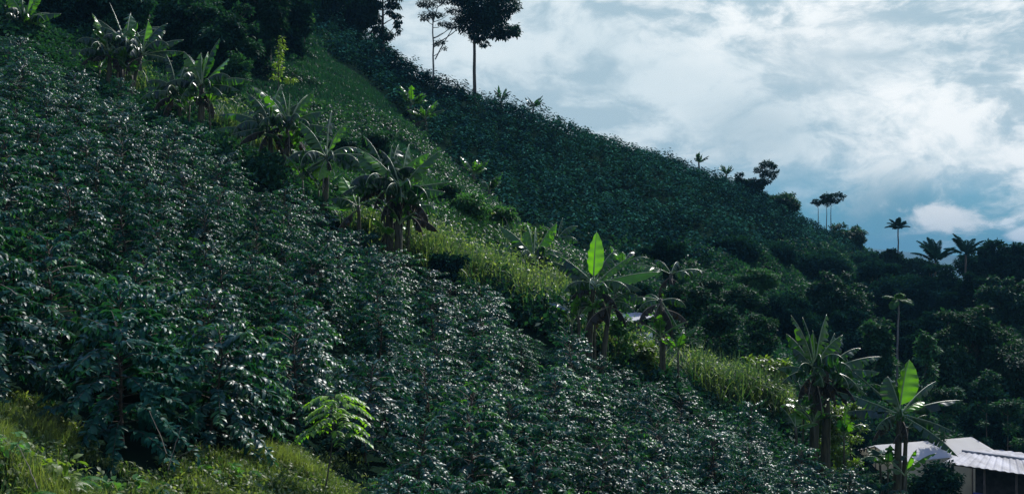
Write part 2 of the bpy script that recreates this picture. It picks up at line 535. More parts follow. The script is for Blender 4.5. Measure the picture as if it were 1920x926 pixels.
print("far bushes", len(fb))
nb, nl = len(fb), 130
th = rng.uniform(0, 2 * math.pi, (nb, nl)); ct = rng.uniform(-.15, 1, (nb, nl)); stt = np.sqrt(1 - ct ** 2)
rr = rng.uniform(.62, 1.05, (nb, nl)); bnd_ = np.exp(-((cv[ok] - bd[ok] + 10) / 16) ** 2) * (cu[ok] < 1100); rdg_ = (cand[ok][:, 1] > ridge_d[ok] - 16) * (rng.random(nb) < .16)
sc = (1 + .30 * bnd_ + rdg_ * rng.uniform(.2, .8, nb) + .16 * vnoise(fb[:, 0], fb[:, 1], .22, 61) + rng.normal(0, .19, nb))[:, None] * 1.08
lump = 1 + .18 * np.sin(th * 3 + rng.uniform(0, 6, (nb, 1)))
pos = np.stack([fb[:, 0, None] + (.84 * sc * rr * lump) * stt * np.cos(th), fb[:, 1, None] + (.84 * sc * rr * lump) * stt * np.sin(th),
                fb[:, 2, None] + .40 + 1.10 * sc * rr * ct], -1).reshape(-1, 3)
out = np.stack([np.cos(th), np.sin(th), 0 * th], -1).reshape(-1, 3)
n = len(pos)
leaves(mb, pos, out + rng.normal(0, .5, (n, 3)) * np.array([1, 1, .4]) + np.array([0, 0, -.25]), np.array([0, 0, 1.0]) + .55 * out + rng.normal(0, .32, (n, 3)),
       rng.uniform(.26, .48, n), rng.uniform(.15, .25, n), LEAF_LITE, np.clip(.9 * rng.random(n) ** 5 + rng.normal(.02, .06, n) + .18 * np.clip(np.repeat(ct.ravel(), 1) - .45, 0, 1) + np.repeat(rng.normal(0, .12, nb) + .35 * vnoise(fb[:, 0], fb[:, 1], .12, 62), nl), 0, 1))  # sunlit tips painted into the tint: stray pale leaves, paler bush tops
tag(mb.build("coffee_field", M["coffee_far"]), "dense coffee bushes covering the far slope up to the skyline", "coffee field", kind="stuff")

# ------------------------------------------------------------------ grass
def scatter(n, inside, y0, y1, u0=-60, u1=1980):
    """random points on the ground whose picture position passes the test"""
    yy = np.sqrt(rng.uniform(y0 ** 2, y1 ** 2, n)); uu = rng.uniform(u0, u1, n)
    xx = (uu - UC) / F * yy
    zz = H(xx, yy)
    p = np.stack([xx, yy, zz], 1)
    u, v = pix(p)
    return p[inside(u, v, yy)]


def in_strip(u, v, yy):
    bv = np.interp(u, BND[:, 0], BND[:, 1])
    dep = np.interp(u, [560, 700, 850, 1060, 1300, 1600], [106, 95, 83, 76, 92, 124])
    return (v < edge_v(u) + 14) & (v > bv - 14) & (yy < dep) & (u > 330) & (u < 1300)


g = scatter(420000, in_strip, 46, 104, 330, 1300)
g = g[vnoise(g[:, 0], g[:, 1], 1.0, 27) + .6 * vnoise(g[:, 0], g[:, 1], 3.1, 28) + rng.normal(0, .25, len(g)) > -.25]
print("strip grass", len(g))
mb = MB()
n = len(g)
pat = np.clip(.66 - .026 * (g[:, 1] - 50) + .6 * vnoise(g[:, 0], g[:, 1], .35, 21) + .5 * vnoise(g[:, 0], g[:, 1], 1.3, 22), 0, 1)  # shade of the upper strip painted in: tint darkens upslope
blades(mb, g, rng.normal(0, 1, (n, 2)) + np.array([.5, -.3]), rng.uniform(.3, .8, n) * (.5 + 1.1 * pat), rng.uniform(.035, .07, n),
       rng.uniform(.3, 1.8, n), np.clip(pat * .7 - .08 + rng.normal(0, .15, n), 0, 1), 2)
q_ = scatter(16000, in_strip, 46, 100, 330, 1300)
q_ = q_[vnoise(q_[:, 0], q_[:, 1], .5, 25) + .3 * vnoise(q_[:, 0], q_[:, 1], 1.5, 26) + .02 * (72 - q_[:, 1]) > -.02][:2600]
m_ = 46
dv_ = nrm(rng.normal(0, 1, (len(q_), m_, 3))); dv_[..., 2] = np.abs(dv_[..., 2])
rr_ = rng.uniform(.3, .85, (len(q_), 1, 1))
pp_ = (q_[:, None] + dv_ * rr_ * rng.uniform(.75, 1.05, (len(q_), m_, 1))).reshape(-1, 3)
do_ = dv_.reshape(-1, 3); k_ = len(pp_)
leaves(mb, pp_, do_ + rng.normal(0, .6, (k_, 3)) + np.array([0, 0, -.4]), np.array([0, 0, 1.0]) + .5 * do_ + rng.normal(0, .3, (k_, 3)), rng.uniform(.14, .30, k_), rng.uniform(.08, .16, k_), LEAF_LITE,
       np.clip(np.repeat(rng.normal(.3, .2, len(q_)) + .012 * (66 - q_[:, 1]), m_) + rng.normal(0, .15, k_), 0, 1))  # mounds carry the same painted shade upslope
wk = (rng.random(n) < .16) & (vnoise(g[:, 0], g[:, 1], .9, 24) + .25 * (68 - g[:, 1]) / 10 > .05)
wp = g[wk]; m_ = len(wp)
leaves(mb, wp + np.array([0, 0, 1]) * rng.uniform(.2, .9, (m_, 1)), rng.normal(0, 1, (m_, 3)) + np.array([0, 0, -.3]), np.array([0, 0, 1.0]) + rng.normal(0, .4, (m_, 3)),
       rng.uniform(.15, .32, m_), rng.uniform(.08, .17, m_), LEAF_LITE, np.clip(rng.normal(.35, .25, m_), 0, 1))
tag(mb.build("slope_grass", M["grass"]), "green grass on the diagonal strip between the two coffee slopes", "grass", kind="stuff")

# tall cane grass in clumps along the edge of the near field
mb = MB()
tg = []
for (u, d, w, dd, n) in [(700, 50.5, 1.2, .7, 150), (810, 50, 2.0, 1.2, 420), (850, 52, 1.5, 1.2, 300), (905, 51, 1.3, 1.0, 260), (950, 53, 1.6, 1.0, 240), (985, 51, 1.6, 1.2, 320),
                         (1035, 54, 1.2, 1.0, 160), (1140, 50, .9, .7, 90), (1215, 51, .8, .6, 130), (1320, 52, .9, .8, 160), (1350, 53, 1.1, .9, 300), (1400, 54, 1.3, .8, 330),
                         (1450, 54, 1.2, .8, 300), (1480, 54, .8, .8, 140), (440, 60, 1.3, .8, 160), (500, 59, 1.0, .7, 110), (250, 64, 1.0, .8, 120), (1020, 62, 1.6, 1.0, 200), (1290, 53, .8, .6, 90)]:
    x = (u - UC) / F * d
    q = np.stack([x + rng.normal(0, w * .6, n), d + rng.normal(0, dd * .6, n)], 1)
    tg.append(np.concatenate([q, H(q[:, 0], q[:, 1])[:, None]], 1))
tg = np.concatenate(tg); n = len(tg)
for rep in range(3):
    big = rng.random(n)
    blades(mb, tg + rng.normal(0, .12, (n, 3)) * np.array([1, 1, 0]), rng.normal(0, 1, (n, 2)), rng.uniform(.9, 2.5, n) * np.where(tg[:, 0] > 8.5, 1.25, 1), rng.uniform(.03, .07, n),
           rng.uniform(.2, 2.3, n), np.clip(rng.normal(.26, .36, n) + .3 * vnoise(tg[:, 0], tg[:, 1], .8, 31), 0, 1), 5)
pk = np.repeat(tg, 2, 0); m_ = len(pk)
leaves(mb, pk + np.stack([rng.normal(0, .25, m_), rng.normal(0, .25, m_), rng.uniform(.6, 2.4, m_)], 1), rng.normal(0, 1, (m_, 3)) + np.array([0, 0, -.3]), np.array([0, 0, 1.0]) + rng.normal(0, .5, (m_, 3)),
       rng.uniform(.10, .24, m_), rng.uniform(.05, .11, m_), LEAF_LITE, np.clip(rng.normal(.5, .3, m_), 0, 1))
tag(mb.build("tall_grass", M["tallgrass"]), "tall sunlit cane grass in clumps along the edge of the near field", "tall grass", kind="stuff")

# foreground bank grass
def in_fg(u, v, yy):
    return (v > np.minimum(np.interp(u, FG[:, 0], FG[:, 1]), 878 - 12 * np.sin(u * .02)) - 14) & (u + 22 * np.sin(v * .06) + rng.normal(0, 24, u.shape) < 650) & (v < 1010)


g = scatter(260000, in_fg, 8.5, 23, -60, 760)
n = len(g)
print("bank grass", n)
mb = MB()
pat = np.clip(.42 + .7 * vnoise(g[:, 0], g[:, 1], 1.5, 41) + .7 * vnoise(g[:, 0], g[:, 1], 4.5, 42), 0, 1)
kb = pat + rng.normal(0, .12, n) > .30
g, pat = g[kb], pat[kb]; n = len(g)
blades(mb, g, rng.normal(0, 1, (n, 2)) + np.array([.9, -.4]), rng.uniform(.08, .34, n) * (.35 + 1.3 * pat), rng.uniform(.006, .016, n),
       rng.uniform(.4, 1.9, n), np.clip(pat * .85 - .12 + rng.normal(0, .25, n), 0, 1), 3)
k = rng.random(n) < .38
m_ = int(k.sum())
leaves(mb, g[k] + np.array([0, 0, 1]) * rng.uniform(.03, .22, (m_, 1)), rng.normal(0, 1, (m_, 3)), np.array([0, 0, 1.0]) + rng.normal(0, .4, (m_, 3)),
       rng.uniform(.04, .13, m_), rng.uniform(.02, .06, m_), LEAF_FULL, rng.uniform(0, .9, m_))
tag(mb.build("bank_grass", M["fggrass"]), "short yellow-green grass and weeds on the bank in front of the coffee", "grass", kind="stuff")

# low undergrowth filling the valley floor and the forest floor on the right
def in_valley(u, v, yy):
    bv = np.interp(u, BND[:, 0], BND[:, 1])
    return (((u > 1120) & (v < edge_v(u) + 10) & (v > np.where(u < 1640, bv, 470))) | ((u < 620) & (v < edge_v(u) - 8) & (v < np.interp(u, [0, 330, 470, 620], [300, 230, 150, 95]))))


def in_seam(u, v, yy):
    return ((np.abs(v - edge_v(u) + 2) < 26) & (u < 1560) & (yy > 44) | ((v > edge_v(u)) & (v < edge_v(u) + 48) & (u > 1150) & (u < 1560) & (yy > 46)) & (yy > 44) & (yy < 72))


g = np.concatenate([scatter(150000, in_valley, 50, 175, -60, 2400), scatter(110000, in_seam, 42, 112, -60, 1700)])
g = np.repeat(g, 5, 0); g[:, :2] += rng.normal(0, .4, (len(g), 2)); g[:, 2] = H(g[:, 0], g[:, 1])
uu_, vv_ = pix(g)
g = g[~((uu_ > 1600) & (vv_ > 836) & (g[:, 1] < 66))]
n = len(g)
print("undergrowth", n)
mb = MB()
hgt = np.clip(.8 + 1.1 * vnoise(g[:, 0], g[:, 1], .5, 51) + .7 * vnoise(g[:, 0], g[:, 1], 1.4, 52), .1, 2.4)
leaves(mb, g + np.array([0, 0, 1]) * (hgt * rng.uniform(.1, 1.2, n) ** .6)[:, None], rng.normal(0, 1, (n, 3)) + np.array([0, 0, -.3]),
       np.array([0.0, 0, 1]) + rng.normal(0, .45, (n, 3)), rng.uniform(.2, .45, n), rng.uniform(.1, .22, n), LEAF_LITE,
       np.clip(rng.normal(.15, .2, n) + .25 * vnoise(g[:, 0], g[:, 1], .25, 53), 0, 1))
tag(mb.build("undergrowth", M["tree_mid"]), "low leafy undergrowth covering the valley floor between the trees", "undergrowth", kind="stuff")

# ------------------------------------------------------------------ banana plants
def banana_leaf(parent, base, az, el, L, W, droop, fold=35, tear=.3, fresh=.1, twist=0.0, mat="banana", name="leaf"):
    n = 18
    s = np.linspace(0, 1, n + 1)
    ang = R(el) - R(droop) * s ** 1.6
    step = L / n
    a = R(az)
    hd = np.array([math.cos(a), math.sin(a), 0.0])
    sd0 = np.array([-math.sin(a), math.cos(a), 0.0])
    mid = np.zeros((n + 1, 3)); mid[0] = base
    T = np.stack([np.cos(ang)[:, None] * hd + np.sin(ang)[:, None] * np.array([0, 0, 1.0])], 0)[0]
    for i in range(n):
        mid[i + 1] = mid[i] + T[i] * step
    Nn = -np.sin(ang)[:, None] * hd + np.cos(ang)[:, None] * np.array([0, 0, 1.0])
    tw = R(twist) * s
    sd = sd0 * np.cos(tw)[:, None] + Nn * np.sin(tw)[:, None]
    Nn = -sd0 * np.sin(tw)[:, None] + Nn * np.cos(tw)[:, None]
    i0 = 3
    t = (s - s[i0]) / (1 - s[i0])
    wd = W * .5 * np.clip(np.sin(np.clip(t, 0, 1) ** .70 * math.pi), 0, 1) ** .72
    blade = MB()
    for sg in (-1, 1):
        cuts = [i0] + [i for i in range(i0 + 1, n) if rng.random() < tear] + [n]
        for c0, c1 in zip(cuts[:-1], cuts[1:]):
            m = (c1 - c0) * 2 + 1
            f = np.linspace(c0, c1, m)
            I = lambda A: np.stack([np.interp(f, np.arange(n + 1), A[:, k]) for k in range(3)], 1)
            mm, ss, nn, TT = I(mid), I(sd), I(Nn), I(T)
            ww = np.interp(f, np.arange(n + 1), wd)
            torn = tear > .12
            fa = R(fold + (rng.normal(0, 13) if torn else rng.normal(0, 3)))
            g_ = (f - f.mean()) / max(1, n) * L
            V = []
            for q, fr in ((0.02, 0), (.5, .45), (1.0, 1.0)):
                fa2 = fa * (.7 + .45 * q) + .10 * np.sin(f * 2.1 + sg) * q
                o = ss * sg * np.cos(fa2)[:, None] - nn * np.sin(fa2)[:, None]
                sweep = TT * (.22 * q * ww)[:, None]
                shrink = -TT * (g_ * (.26 if torn else .0) * q)[:, None]
                V.append(mm + o * (ww * q)[:, None] + sweep + shrink)
            V = np.stack(V, 1).reshape(-1, 3)
            Q = []
            for i in range(m - 1):
                for j in range(2):
                    Q.append([i * 3 + j, i * 3 + j + 1, (i + 1) * 3 + j + 1, (i + 1) * 3 + j])
            blade.add(V, quads=Q, tint=np.clip(fresh + rng.normal(0, .06), 0, 1))
    o = blade.build(name, M[mat], parent)
    rib = MB()
    tube(rib, mid + Nn * .008, np.linspace(.038, .008, n + 1) * (L / 2.2) ** .5, 5)
    rib.build("midrib", M["midrib"] if mat == "banana" else M["dry"], o)
    return o


def banana(u, d, uc, vc, label, lv, stem_r=.13, dry=2, extra=True, name="banana_plant", group="banana plants along the field edge", cat="banana plant"):
    """u, d: foot of the plant; uc, vc: where its crown shows; lv: leaf rows (az, el, length, width, droop, fold, tear, fresh)"""
    b = base_at(u, d)
    t = empty(name, b, label, cat, group)
    c = P(uc, vc, d) - b if vc is not None else np.array([.1, 0, 1.0])
    sm = MB()
    path = curve((0, 0, -.3), c, 0, 8)
    path[:, 0] += .06 * np.sin(np.linspace(0, 3, 8)) * rng.choice([-1, 1])
    path[-1] = c
    tube(sm, path, np.linspace(stem_r * 1.45, stem_r * .75, 8) * (1 + .05 * np.sin(np.arange(8) * 2)), 9)
    sm.build("pseudostem", M["pseudostem"], t)
    if stem_r > .1 and d < 70 and extra:
        for k in range(4):
            a0 = [205, 250, 290, 335][k] + rng.normal(0, 14)
            lv = lv + [(a0, rng.uniform(15, 60), rng.uniform(1.5, 2.1), .62, rng.uniform(85, 125), 72, .55, rng.uniform(0, .1))]
        for k in range(4):
            lv = lv + [([25, 80, 120, 160][k] + rng.normal(0, 15), rng.uniform(50, 80), rng.uniform(1.9, 2.5), .58, rng.uniform(24, 55), rng.choice([35, 60]), .45, rng.choice([.1, .3, .75]))]
    for row in lv:
        az, el, L, W, dr, fo, te, fr = row[:8]
        L, W = L * 1.13, W * (1.7 if W > .25 and el < 74 else 1.2)
        banana_leaf(t, c - np.array([0, 0, .1]) + rng.normal(0, .02, 3), az + rng.normal(0, 4), el, L, W, dr, fo, te, fr, row[8] if len(row) > 8 else 0)
    if stem_r > .1 and d < 70:
        for k in range(2):
            o = np.array([rng.uniform(-.75, .75), rng.uniform(-.5, .2), 0.0])
            hh = c[2] * rng.uniform(.42, .7)
            e = o + np.array([rng.uniform(-.15, .15), 0, hh])
            sk = MB(); tube(sk, curve(o - np.array([0, 0, .3]), e, 0, 5), np.linspace(.07, .035, 5), 7)
            sk.build("sucker_stem", M["pseudostem"], t)
            for j in range(5):
                banana_leaf(t, e, 72 * j + rng.normal(0, 20), rng.uniform(40, 82), rng.uniform(1.0, 1.6), rng.uniform(.35, .55), rng.uniform(30, 90), 30, .25, rng.uniform(.05, .7))
    if stem_r > .1 and d < 70:
        dry += 1
    for k in range(dry):
        banana_leaf(t, c - np.array([0, 0, .2 + .07 * k]), (200 + 47 * k + rng.normal(0, 20)), rng.uniform(-45, 5), rng.uniform(1.2, 2.0), .6, rng.uniform(50, 85), 66, .4, .1, 0, "dryleaf", "dry_leaf")
    return t


E = lambda az, fr=.8, L=1.7, W=.62, el=82, tw=0: (az, el, L, W, 16, 30, .16, fr, tw)             # erect young leaf
A_ = lambda az, el=45, L=2.1, W=.52, dr=70, fo=62, te=.55, fr=.16: (az, el, L, W, dr, fo, te, fr)    # arching torn leaf


banana(46, 66, 47, 40, "banana plant at the top left corner, sunlit leaf above bright coffee tops",
       [E(60, .7, 1.9), A_(178, 30), A_(5, 28, 2.0, .5, 40), A_(330, 10, 1.4, .55, 70, 20, .1, .8), A_(150, 50), A_(60, 45), A_(250, 30, 1.5)], dry=1)
banana(201, 62, 205, 98, "leftmost banana plant of the topmost clump, one broad upright leaf on its left",
       [E(170, .45, 1.9, .8, 72), A_(185, 14, 2.3, .5, 30), A_(265, 25, 1.5, .6, 80), A_(150, 40, 1.6), A_(40, 35, 1.6), A_(220, 20, 1.6)], dry=3)
banana(217, 62.5, 236, 82, "middle banana plant of the topmost clump, two bare ribs spread in a tall V",
       [(143, 60, 2.9, .18, 10, 60, .7, .1), (35, 42, 1.7, .2, 20, 60, .7, .1), A_(270, 30, 1.7, .6, 95, 60), A_(200, 30, 1.7), A_(320, 30, 1.7, .6, 90), A_(90, 50)], dry=3)
banana(240, 61.5, 266, 100, "right banana plant of the topmost clump, ragged sunlit leaf standing upright",
       [E(75, .75, 2.0, .62, 78), A_(20, 38, 2.3, .45, 35), A_(2, 14, 2.1, .45, 25), A_(345, -5, 1.8, .4, 25), A_(270, 30, 1.5), A_(160, 40, 1.4)], dry=2)
banana(340, 59, 332, 172, "banana plant with a narrow lime yellow leaf tilted left, beside the second clump",
       [(135, 66, 1.7, .42, 10, 50, .05, 1.0), A_(160, 20, 2.0, .5, 30), A_(195, 12, 1.8), A_(300, 20, 1.5), A_(20, 25, 1.4)], stem_r=.11, dry=1)
banana(373, 58, 378, 158, "second banana clump from the top, three fresh leaves fanned upward",
       [E(110, .35, 1.7, .7, 80), E(70, .3, 1.5, .55, 80), (28, 52, 1.9, .75, 12, 12, .05, .85), A_(5, 22, 2.4, .5, 45), A_(350, 5, 2.0, .5, 40), A_(200, 25, 1.7),
        A_(265, 20, 1.7, .6, 90), A_(320, 0, 1.7), A_(235, -10, 1.5)], stem_r=.16, dry=4)
banana(512, 55, 508, 238, "banana plant with long frayed leaves hanging left over the pale weeds",
       [A_(170, 30, 2.6, .5, 45, 55, .6), A_(185, 8, 2.5, .5, 25, 60, .6), A_(150, 48, 1.9, .5, 50, 55, .6), A_(130, 60, 1.9, .4, 35), A_(265, 20, 1.6), A_(215, -5, 1.8, .4, 20)], dry=4)
banana(537, 54.5, 541, 232, "dark banana plant with two raised ribs and a folded leaf to its right",
       [A_(120, 70, 1.9, .35, 30, 65, .5), A_(95, 78, 1.6, .35, 20, 60, .4), A_(22, 38, 1.7, .6, 40, 70, .3), A_(5, 5, 1.9, .5, 30, 40, .5), A_(300, 20, 1.5, .6, 80), A_(350, -15, 1.9, .5, 20)], dry=4)
banana(578, 54, 575, 300, "small young banana plant with one sunlit leaf held under its dark neighbours",
       [E(60, .35, 1.2, .7, 62), (170, 50, 1.0, .5, 30, 10, .05, .4), A_(20, 30, 1.2), A_(120, 70, 1.0)], stem_r=.08, dry=0)
banana(604, 51, 612, 292, "banana plant with a bowed neck, drooping lime leaf and long leaves reaching right",
       [A_(3, 12, 2.3, .5, 45, 55, .5), A_(345, -5, 1.9, .5, 45), (255, -35, 1.3, .62, 45, 12, .05, .9), A_(40, 40, 1.7), A_(205, -30, 1.5, .3, 10, 60, .5), A_(100, 45, 1.6)], dry=2)
banana(727, 47, 728, 345, "tallest stem of the large dark banana clump, two silver leaves arching up left",
       [(135, 70, 2.5, .42, 42, 62, .35, .1), (150, 58, 2.3, .42, 40, 62, .4, .1), A_(80, 80, 1.7, .5, 20, 50, .2, .0), A_(185, 10, 1.9, .6, 60), A_(250, 30, 1.8, .7, 100, 60),
        A_(300, 20, 1.7, .7, 100, 60), A_(215, 15, 1.7, .6, 80)], stem_r=.16, dry=6)
banana(748, 46.5, 752, 352, "right stem of the large dark banana clump, small lime leaves and ribs reaching right",
       [A_(55, 62, 1.7, .5, 25, 55, .2, .0), E(50, 1.0, .9, .4, 65), (10, 25, .9, .4, 10, 10, .05, 1.0), A_(8, 12, 1.9, .35, 5, 70, .5), A_(352, 4, 1.7, .5, 20, 60), A_(280, 10, 1.6, .7, 90), A_(320, 0, 1.5, .6, 90)],
       stem_r=.15, dry=6)
banana(668, 48, 672, 385, "young banana plant with a broad lime leaf leaning left of the large dark clump",
       [(140, 60, 1.5, .6, 15, 15, .05, .8), A_(30, 35, 1.5), (178, 4, 1.3, .3, 5, 30, .1, .9), A_(200, 40, 1.2), A_(100, 60, 1.2)], stem_r=.09, dry=1)
banana(765, 49, 768, 392, "slim banana stem half hidden behind the right of the large dark clump",
       [A_(10, 30, 1.3), A_(60, 50, 1.4), A_(300, 20, 1.3), A_(120, 50, 1.2)], stem_r=.10, dry=4)
banana(1002, 57, 1000, 484, "low dark banana plant with glossy leaves curving left in the sunlit grass",
       [A_(165, 45, 2.0, .45, 75, 45, .5), A_(180, 35, 1.9, .45, 75), A_(150, 60, 1.7), A_(20, 40, 1.7, .5, 90), A_(330, 30, 1.6, .5, 90), A_(260, 30, 1.4, .6, 90)], dry=3)
banana(1103, 47, 1114, 530, "banana plant with a tall glowing lime leaf above the middle of the field edge",
       [(75, 84, 2.1, .70, 18, 26, .12, 1.0), (150, 42, 1.9, .42, 18, 55, .45, .1), (160, 34, 2.0, .42, 20, 60, .5, .1), (125, 45, 1.0, .4, 30, 20, .1, .8), (8, 18, 2.6, .5, 20, 45, .12, .75),
        (20, 40, 2.1, .3, 20, 60, .5, .4), A_(355, 10, 1.9, .5, 50, 50), A_(215, 20, 1.7, .6, 85), A_(290, 20, 1.5, .6, 90), A_(40, 62, 1.9, .5, 45), A_(100, 60, 1.8), A_(260, 30, 1.5, .6, 110), A_(330, 20, 1.7, .6, 90)], stem_r=.13, dry=3, extra=False)
banana(1128, 46.6, 1146, 562, "leaning banana stem with leaves cut short, right of the glowing lime leaf",
       [A_(10, 40, 1.2, .4, 80), A_(60, 45, 1.2), A_(320, 10, 1.1, .4, 80), A_(150, 60, .8)], stem_r=.10, dry=3, extra=False)
banana(1082, 46.5, 1084, 592, "young banana sucker with upright blue-green leaves left of the middle stems",
       [E(120, .05, 1.3, .5, 80), E(60, .1, 1.3, .5, 72), A_(180, 45, 1.3, .45, 50, 20, .1, .2), A_(20, 50, 1.1, .4, 40, 20, .1, .5)], stem_r=.08, dry=0)
banana(1242, 50, 1238, 560, "dying banana plant with a broken leaf and a brown hanging blade",
       [A_(178, 12, 1.7, .4, 35, 55, .6), (320, -50, 1.7, .25, 10, 60, .6, .2), A_(120, 30, 1.3), (10, 20, 1.1, .3, 90, 60, .5, .1), A_(200, 10, 1.2, .4, 90), A_(330, 20, 1.2, .4, 100)], stem_r=.12, dry=4, extra=False)
banana(1262, 61, 1258, 512, "banana plant behind the dying one, ragged pale leaves over dark shrubs",
       [A_(170, 25, 2.2, .6, 35, 30, .7, .4), A_(10, 20, 2.0, .5, 50), A_(120, 50, 1.6, .5, 60), A_(60, 50, 1.6), A_(300, 20, 1.6)], dry=2, extra=False)
banana(1522, 46, 1527, 692, "left stem of the dark banana clump in the right foreground, one tall hooked leaf",
       [(108, 80, 2.2, .3, 35, 60, .3, .1), A_(125, 55, 1.5, .4, 50, 55), A_(178, 20, 1.4, .4, 45, 50), A_(80, 78, 1.6, .5, 20, 40, .2, .3), A_(200, 5, 1.5, .5, 60), A_(280, 10, 1.3, .6, 90)], stem_r=.17, dry=5)
banana(1545, 46.4, 1548, 692, "right stem of the dark banana clump in the right foreground, silver leaves fanned right",
       [A_(45, 50, 1.9, .4, 30, 55, .6), A_(25, 42, 2.0, .4, 45, 55, .6), A_(8, 22, 2.3, .5, 25, 45, .4), A_(0, 6, 2.0, .5, 20, 55, .5), A_(335, -10, 1.7, .6, 60), A_(290, 10, 1.5, .7, 90), A_(320, 0, 1.6, .6, 80), A_(60, 70, 1.7, .6, 40), A_(230, 30, 1.4, .6, 100)],
       stem_r=.17, dry=5, extra=False)
banana(1683, 45, 1688, 772, "banana plant before the white roof, one broad glowing leaf beside bare ribs",
       [(40, 76, 2.1, .98, 20, 30, .10, 1.0), (138, 42, 2.2, .12, 6, 60, .3, .2), (168, 24, 2.4, .5, 12, 45, .45, .1), (176, 10, 1.9, .55, 25, 45, .4, .1), (100, 70, 1.5, .7, 30, 15, .1, .2),
        (35, 34, 2.5, .35, 25, 60, .6, .1), (8, 20, 2.5, .4, 25, 55, .6, .1), (20, 35, 1.2, .5, 40, 12, .05, .9), (350, -10, 1.9, .4, 20, 50, .4, .1), (335, -25, 2.4, .4, 25, 55, .4, .1), A_(200, 0, 1.4, .5, 60), A_(260, 40, 1.2, .6, 100), A_(120, 60, 1.8)], stem_r=.15, dry=1, extra=False)
banana(1697, 45.3, 1700, 800, "short banana stem beside the trunk in front of the white roof",
       [A_(20, 50, 1.0, .3, 60), A_(150, 55, 1.0, .3, 60), A_(330, 20, 1.0, .35, 70)], stem_r=.10, dry=1)
banana(1490, 45, 1492, 800, "small banana sucker with a bright green leaf below the dark clump",
       [(10, 20, .9, .45, 30, 10, .05, .6), (140, 62, 1.0, .3, 30, 55, .3, .1), A_(80, 60, .8, .35, 40, 15, .05, .5)], stem_r=.07, dry=0)
banana(1648, 45.5, 1650, 872, "slender young banana with two narrow leaves at the pale shed wall",
       [(60, 70, .9, .28, 80, 20, .05, .3), (120, 70, .9, .28, 70, 20, .05, .3), (20, 60, .6, .2, 40, 15, .05, .2)], stem_r=.06, dry=0)
# far ones on the line where the far coffee begins
gfar = "distant banana plants along the lower edge of the far slope"
banana(1043, 76, 1043, None, "distant banana plant with a dark skirt at the lower tip of the far coffee slope",
       [A_(20, 55, 1.6), A_(160, 55, 1.6), A_(60, 75, 1.5, .5, 40), A_(120, 70, 1.5), A_(200, 20, 1.5, .6, 90), A_(340, 20, 1.5, .6, 90), A_(270, 30, 1.2)], dry=6, group=gfar)
for (u, d, uc, _v, lb) in [(770, 93, 770, 176, "distant pale banana plant highest up the dark border of the far coffee"),
                           (795, 91, 800, 192, "distant banana plant second from the top on the dark border of the far coffee"),
                           (885, 81, 885, 272, "distant banana plant with upright leaves halfway along the dark border"),
                           (915, 79, 915, 293, "distant banana plant lower of the two halfway along the dark border"),
                           (1165, 74, 1170, 425, "distant banana plant above the glowing lime leaf, in dark weeds"),
                           (1335, 74, 1335, 520, "distant banana plant in the silvery shrubs right of the dying banana")]:
    banana(u, d, uc, None, lb, [A_(rng.uniform(0, 360), rng.uniform(30, 75), rng.uniform(1.2, 1.9), .42, rng.uniform(40, 80), 45, .5, rng.uniform(.0, .45)) for _ in range(9)], dry=1, group=gfar)
# tiny ones on the skyline
for (u, d, vc, lb) in [(940, 131, 186, "small spiky plant on the skyline just right of the tall tree"), (1000, 133, 202, "small spiky plant on the skyline, further right of the tall tree"),
                       (1310, 145, 305, "small spiky plant alone on the middle of the skyline"), (1362, 148, 328, "small spiky plant on the skyline left of the round bushes")]:
    banana(u, d, u, vc, lb, [A_(rng.uniform(0, 360), rng.uniform(40, 80), rng.uniform(1.0, 1.8), .28, rng.uniform(15, 50), 35, .4, .0) for _ in range(12)], dry=0,
           name="spiky_plant", group="spiky plants on the skyline", cat="plant")

